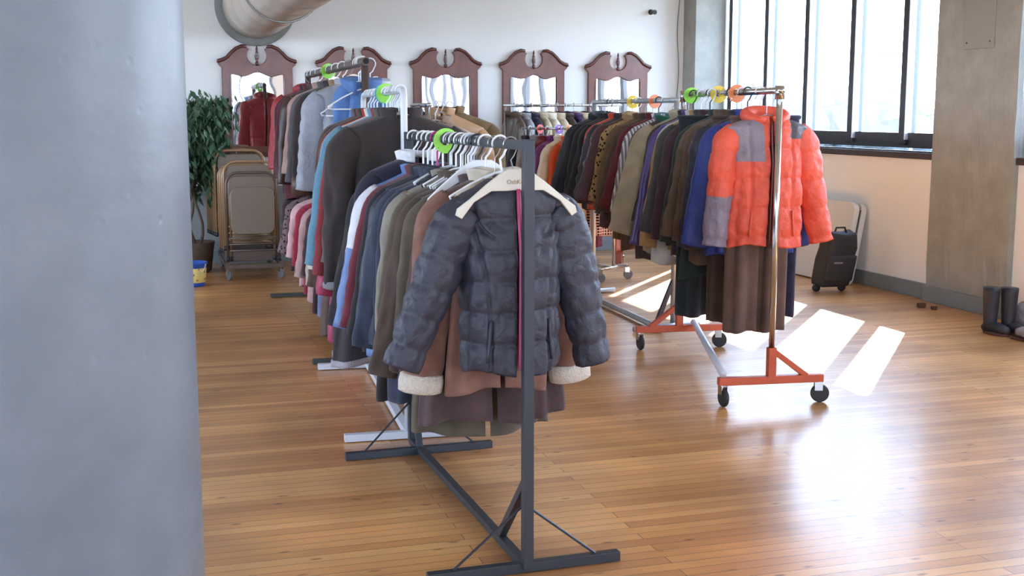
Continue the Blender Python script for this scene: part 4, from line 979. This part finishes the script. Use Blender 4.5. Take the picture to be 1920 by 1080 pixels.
# ------------------------------------------------------------------ ficus tree, bucket
def ficus(loc, H, label, flower=False, n=1500, spread=.42, seed=3):
    rnd = random.Random(seed); t = thing('potted_ficus', label, 'plant', loc)
    b = B(); lathe(b, [(.13, 0), (.16, .02), (.19, .26), (.20, .30), (.185, .30), (.17, .27)], 24); obj('pot', b, mat('brown wicker pot', (96, 78, 66), .8, bs=.8, bscale=60), t, True)
    b = B()
    tips = []
    for k in range(3):
        a = k * 2.1; pts = [(.05 * math.cos(a) + .04 * math.sin(i * .9 + a), .05 * math.sin(a) + .04 * math.cos(i * .8 + a), .26 + i * (H * .5) / 8) for i in range(9)]
        tube(b, pts, [.016 - .0008 * i for i in range(9)], 7); tips.append(Vector(pts[-1]))
    br = []
    for k in range(34):
        p = rnd.choice(tips); a = rnd.uniform(0, 2 * PI); q = Vector((spread * .75 * rnd.random() ** .6 * math.cos(a), spread * .75 * rnd.random() ** .6 * math.sin(a), rnd.uniform(H * .5, H * .97)))
        m_ = (p + q) / 2 + Vector((0, 0, .08)); e_ = q + Vector((math.cos(a) * .08, math.sin(a) * .08, -.12)); tube(b, [p, m_, q, e_], [.007, .005, .003, .002], 5); br += [(m_, q), (q, e_)]
    obj('trunk', b, bark, t, True)
    b = B()
    for i in range(n):
        s_ = rnd.choice(br); P = s_[0].lerp(s_[1], rnd.random()) + Vector((rnd.gauss(0, .055), rnd.gauss(0, .055), rnd.gauss(-.02, .06)))
        a = rnd.uniform(0, 2 * PI); dn = Vector((math.cos(a) * .5, math.sin(a) * .5, -rnd.uniform(.4, 1.3))).normalized(); sd = dn.cross(Vector((rnd.uniform(-1, 1), rnd.uniform(-1, 1), .3))).normalized(); up = dn.cross(sd)
        l_ = rnd.uniform(.08, .13); w_ = l_ * .2
        v = [b.verts.new(P + dn * (l_ * f) + sd * (w_ * g) + up * (.006 * h)) for f, g, h in ((0, 0, 0), (.35, 1, 1), (.35, -1, 1), (.7, .7, .5), (.7, -.7, .5), (1, 0, -1), (.35, 0, 0), (.7, 0, -.4))]
        for f in ((0, 1, 6), (0, 6, 2), (1, 3, 7, 6), (6, 7, 4, 2), (3, 5, 7), (7, 5, 4)): b.faces.new([v[k] for k in f])
    obj('foliage', b, mat('ficus leaves', (62, 96, 70), .4, vary=.35, vscale=14), t)
    if flower:
        for i in range(9):
            b = B(); P = rnd.choice(br)[1]
            for k in range(5): tube(b, [P, P + Vector((math.cos(k * 1.25) * .05, math.sin(k * 1.25) * .05, .02))], [.012, .02], 6)
            obj('blossom', b, mat('pink blossom', (226, 170, 176), .6), t, True)
ficus((-3.12, 11.72, 0), 1.76, 'green weeping ficus tree in a brown pot behind the folding chairs', spread=.50, n=2600)
ficus((3.45, 6.0, 0), 1.6, 'pink flowering potted tree seen only in the middle mirror', True, 900, .35, 9)
t = thing('toy_bucket', 'small blue plastic bucket with yellow printed band beside the round column', 'bucket', (-2.86, 10.75, 0))
blu = mat('bright blue plastic', (42, 92, 190), .35)
b = B(); lathe(b, [(.075, 0), (.082, .01), (.10, .2), (.108, .205), (.108, .22), (.10, .222), (.094, .2), (.078, .02)], 32); obj('bucket_body', b, blu, t, True)
yb, nt, b_ = new_mat('yellow printed band'); tc = nd(nt, 'ShaderNodeTexCoord'); vo = nd(nt, 'ShaderNodeTexVoronoi'); vo.inputs['Scale'].default_value = 22; nt.links.new(tc.outputs['Object'], vo.inputs['Vector'])
rp = nd(nt, 'ShaderNodeValToRGB'); rp.color_ramp.interpolation = 'CONSTANT'; rp.color_ramp.elements[0].color = (.12, .07, .04, 1)
e = rp.color_ramp.elements.new(.1); e.color = (.5, .22, .12, 1); e = rp.color_ramp.elements.new(.28); e.color = (.75, .62, .2, 1); rp.color_ramp.elements[3].position = .8; rp.color_ramp.elements[3].color = (.25, .6, .25, 1)
nt.links.new(vo.outputs['Distance'], rp.inputs[0]); nt.links.new(rp.outputs[0], b_.inputs['Base Color'])
b = B(); lathe(b, [(.083, .035), (.0875, .04), (.0985, .165), (.096, .17)], 32); obj('printed_band', b, yb, t, True)
b = B(); tube(b, [(.105 * math.cos(R(a)), -.04 - .03 * math.sin(R(a)), .21 - .1 * math.sin(R(a))) for a in range(0, 181, 15)], .003, 6); obj('bucket_handle', b, hw, t, True)

# ------------------------------------------------------------------ folded table, bag, boots, shoes, scraps by the window wall
def on_wall(b_, off=0., z=0.): return rm(RW - off, b_, z)
tw = mat('white moulded table plastic', (222, 222, 220), .45, bs=.05)
t = thing('folding_table', 'white plastic folding table, folded in half and leaning against the window wall', 'table', on_wall(9.42, .24), TH + R(0))
# local: x points into the wall, y along it
M = Matrix.Rotation(R(10), 4, 'Y')
for k, x0 in enumerate((0, .075)):
    o = prism('table_leaf', rrect(0, 1.22, 0, .74, .07), [], .04, .006, tw, t)
    o.rotation_euler = (0, R(0), R(90)); o.matrix_local = M @ Matrix.Translation((x0, 0, .012)) @ Matrix.Rotation(R(90), 4, 'Z')
b = B()
for z in (.12, .37, .62): box(b, (.022, .03, z), (.055, .06, z + .1), M)
box(b, (.025, .01, .04), (.052, .03, .70), M); obj('folded_hinge', b, mat('grey table hardware', (98, 92, 88), .5, metal=.5, vary=.3), t)
t = thing('rolling_bag', 'black soft rolling travel bag in front of the folded table', 'bag', (2.78, 10.42, 0), R(12))
bagm = mat('black nylon', (38, 36, 40), .7, bs=.25, bscale=30)
b = B(); box(b, (-.15, -.11, .05), (.15, .11, .52), None, .035); bmesh.ops.subdivide_edges(b, edges=b.edges[:], cuts=3, use_grid_fill=True)
for v in b.verts:
    f = v.co.z / .5; v.co.x += .10 * f + .02 * noise.noise(v.co * 7); v.co.y += .02 * noise.noise(v.co * 9 + Vector((3, 0, 0))); v.co.x *= 1 - .12 * f
    if f > .9: v.co.z += .03 * noise.noise(v.co * 12)
obj('bag_body', b, bagm, t, True)
b = B(); box(b, (-.14, -.14, .10), (.13, -.10, .33), None, .02)
for v in b.verts: v.co.x += .2 * v.co.z
obj('front_pocket', b, bagm, t, True)
b = B(); box(b, (-.03, -.146, .26), (.05, -.138, .275)); obj('bag_badge', b, mat('grey badge', (120, 120, 126), .4), t)
b = B(); tube(b, [(.03, 0, .50), (.05, 0, .56), (.13, 0, .56), (.15, 0, .50)], .009, 8); obj('top_handle', b, bagm, t, True)
for s in (-1, 1):
    b = B(); lathe(b, [(.015, -.012), (.035, -.01), (.035, .01), (.015, .012)], 18, Matrix.Translation((s * .12, .0, .036)) @ Matrix.Rotation(R(90), 4, 'X')); obj('wheel', b, rubber, t, True)
bootm = mat('dark grey rubber boot', (44, 44, 52), .5)
def boot(loc, rz, label):
    t = thing('rain_boot', label, 'boot', loc, rz, 'pair of dark boots')
    b = B(); tube(b, [(0, 0, .02), (0, 0, .08), (0, .0, .2), (0, 0, .30), (0, 0, .33)], [.047, .043, .050, .055, .056], 24, True, 1.1, (0, 1, 0)); obj('shaft', b, bootm, t, True)
    b = B(); tube(b, [(0, .05, .035), (0, 0, .055), (0, -.08, .05), (0, -.14, .038), (0, -.175, .03)], [.03, .045, .045, .042, .02], 20, True, .85, (0, 0, 1)); obj('boot_foot', b, bootm, t, True)
    o = prism('sole', [(.04 * math.cos(a) * 1.05, .11 * math.sin(a)) for a in [i * 2 * PI / 24 for i in range(24)]], [], .016, .003, mat('brown boot sole', (92, 58, 50), .6), t)
    o.rotation_euler = (R(-90), 0, 0); o.location = (0, -.06, .009)
boot((3.395, 8.40, 0), R(25), 'tall dark rubber boot standing by the wall, left one'); boot((3.515, 8.38, 0), R(32), 'tall dark rubber boot standing by the wall, right one')
shm = mat('pale grey shoe fabric', (150, 142, 150), .8, vary=.3, vscale=30)
def shoe(loc, rz, label):
    t = thing('shoe', label, 'shoe', loc, rz, 'pale shoes at the right edge')
    b = B(); tube(b, [(0, .08, .05), (0, .04, .06), (0, -.02, .05), (0, -.08, .04), (0, -.12, .03)], [.03, .04, .04, .038, .02], 16, True, .9, (0, 0, 1)); obj('upper', b, shm, t, True)
    b = B(); box(b, (-.04, -.14, 0), (.04, .11, .02), None, .008); obj('sole', b, MATS['brown boot sole'], t)
shoe((3.53, 8.10, 0), R(20), 'pale grey shoe beside the dark boots'); shoe((3.64, 8.12, 0), R(35), 'pale grey shoe at the right edge of the floor')
b = B(); r_ = bmesh.ops.create_icosphere(b, subdivisions=3, radius=.10)
for v in r_['verts']: v.co = Vector((v.co.x, v.co.y, v.co.z * 1.15 + .13)) * (1 + .15 * noise.noise(v.co * 20))
tag(obj('bundled_scarf', b, shm, None, True), 'bundled pale grey cloth beside the boots', 'cloth').location = (3.68, 8.42, 0)
for i, (x, y) in enumerate(((3.30, 9.55), (3.36, 9.43))):
    b = B(); box(b, (-.035, -.02, 0), (.035, .02, .035), None, .008)
    for v in b.verts: v.co += Vector((noise.noise(v.co * 40), noise.noise(v.co * 37), 0)) * .008
    o = obj('wood_scrap', b, mat('brown wood scrap', (86, 62, 50), .8), None); o.location = (x, y, 0); tag(o, '%s brown wood scrap on the floor before the concrete pillar' % ('larger left', 'smaller right')[i], 'scrap'); o.scale = (1 - .3 * i, 1 - .3 * i, 1 - .2 * i)
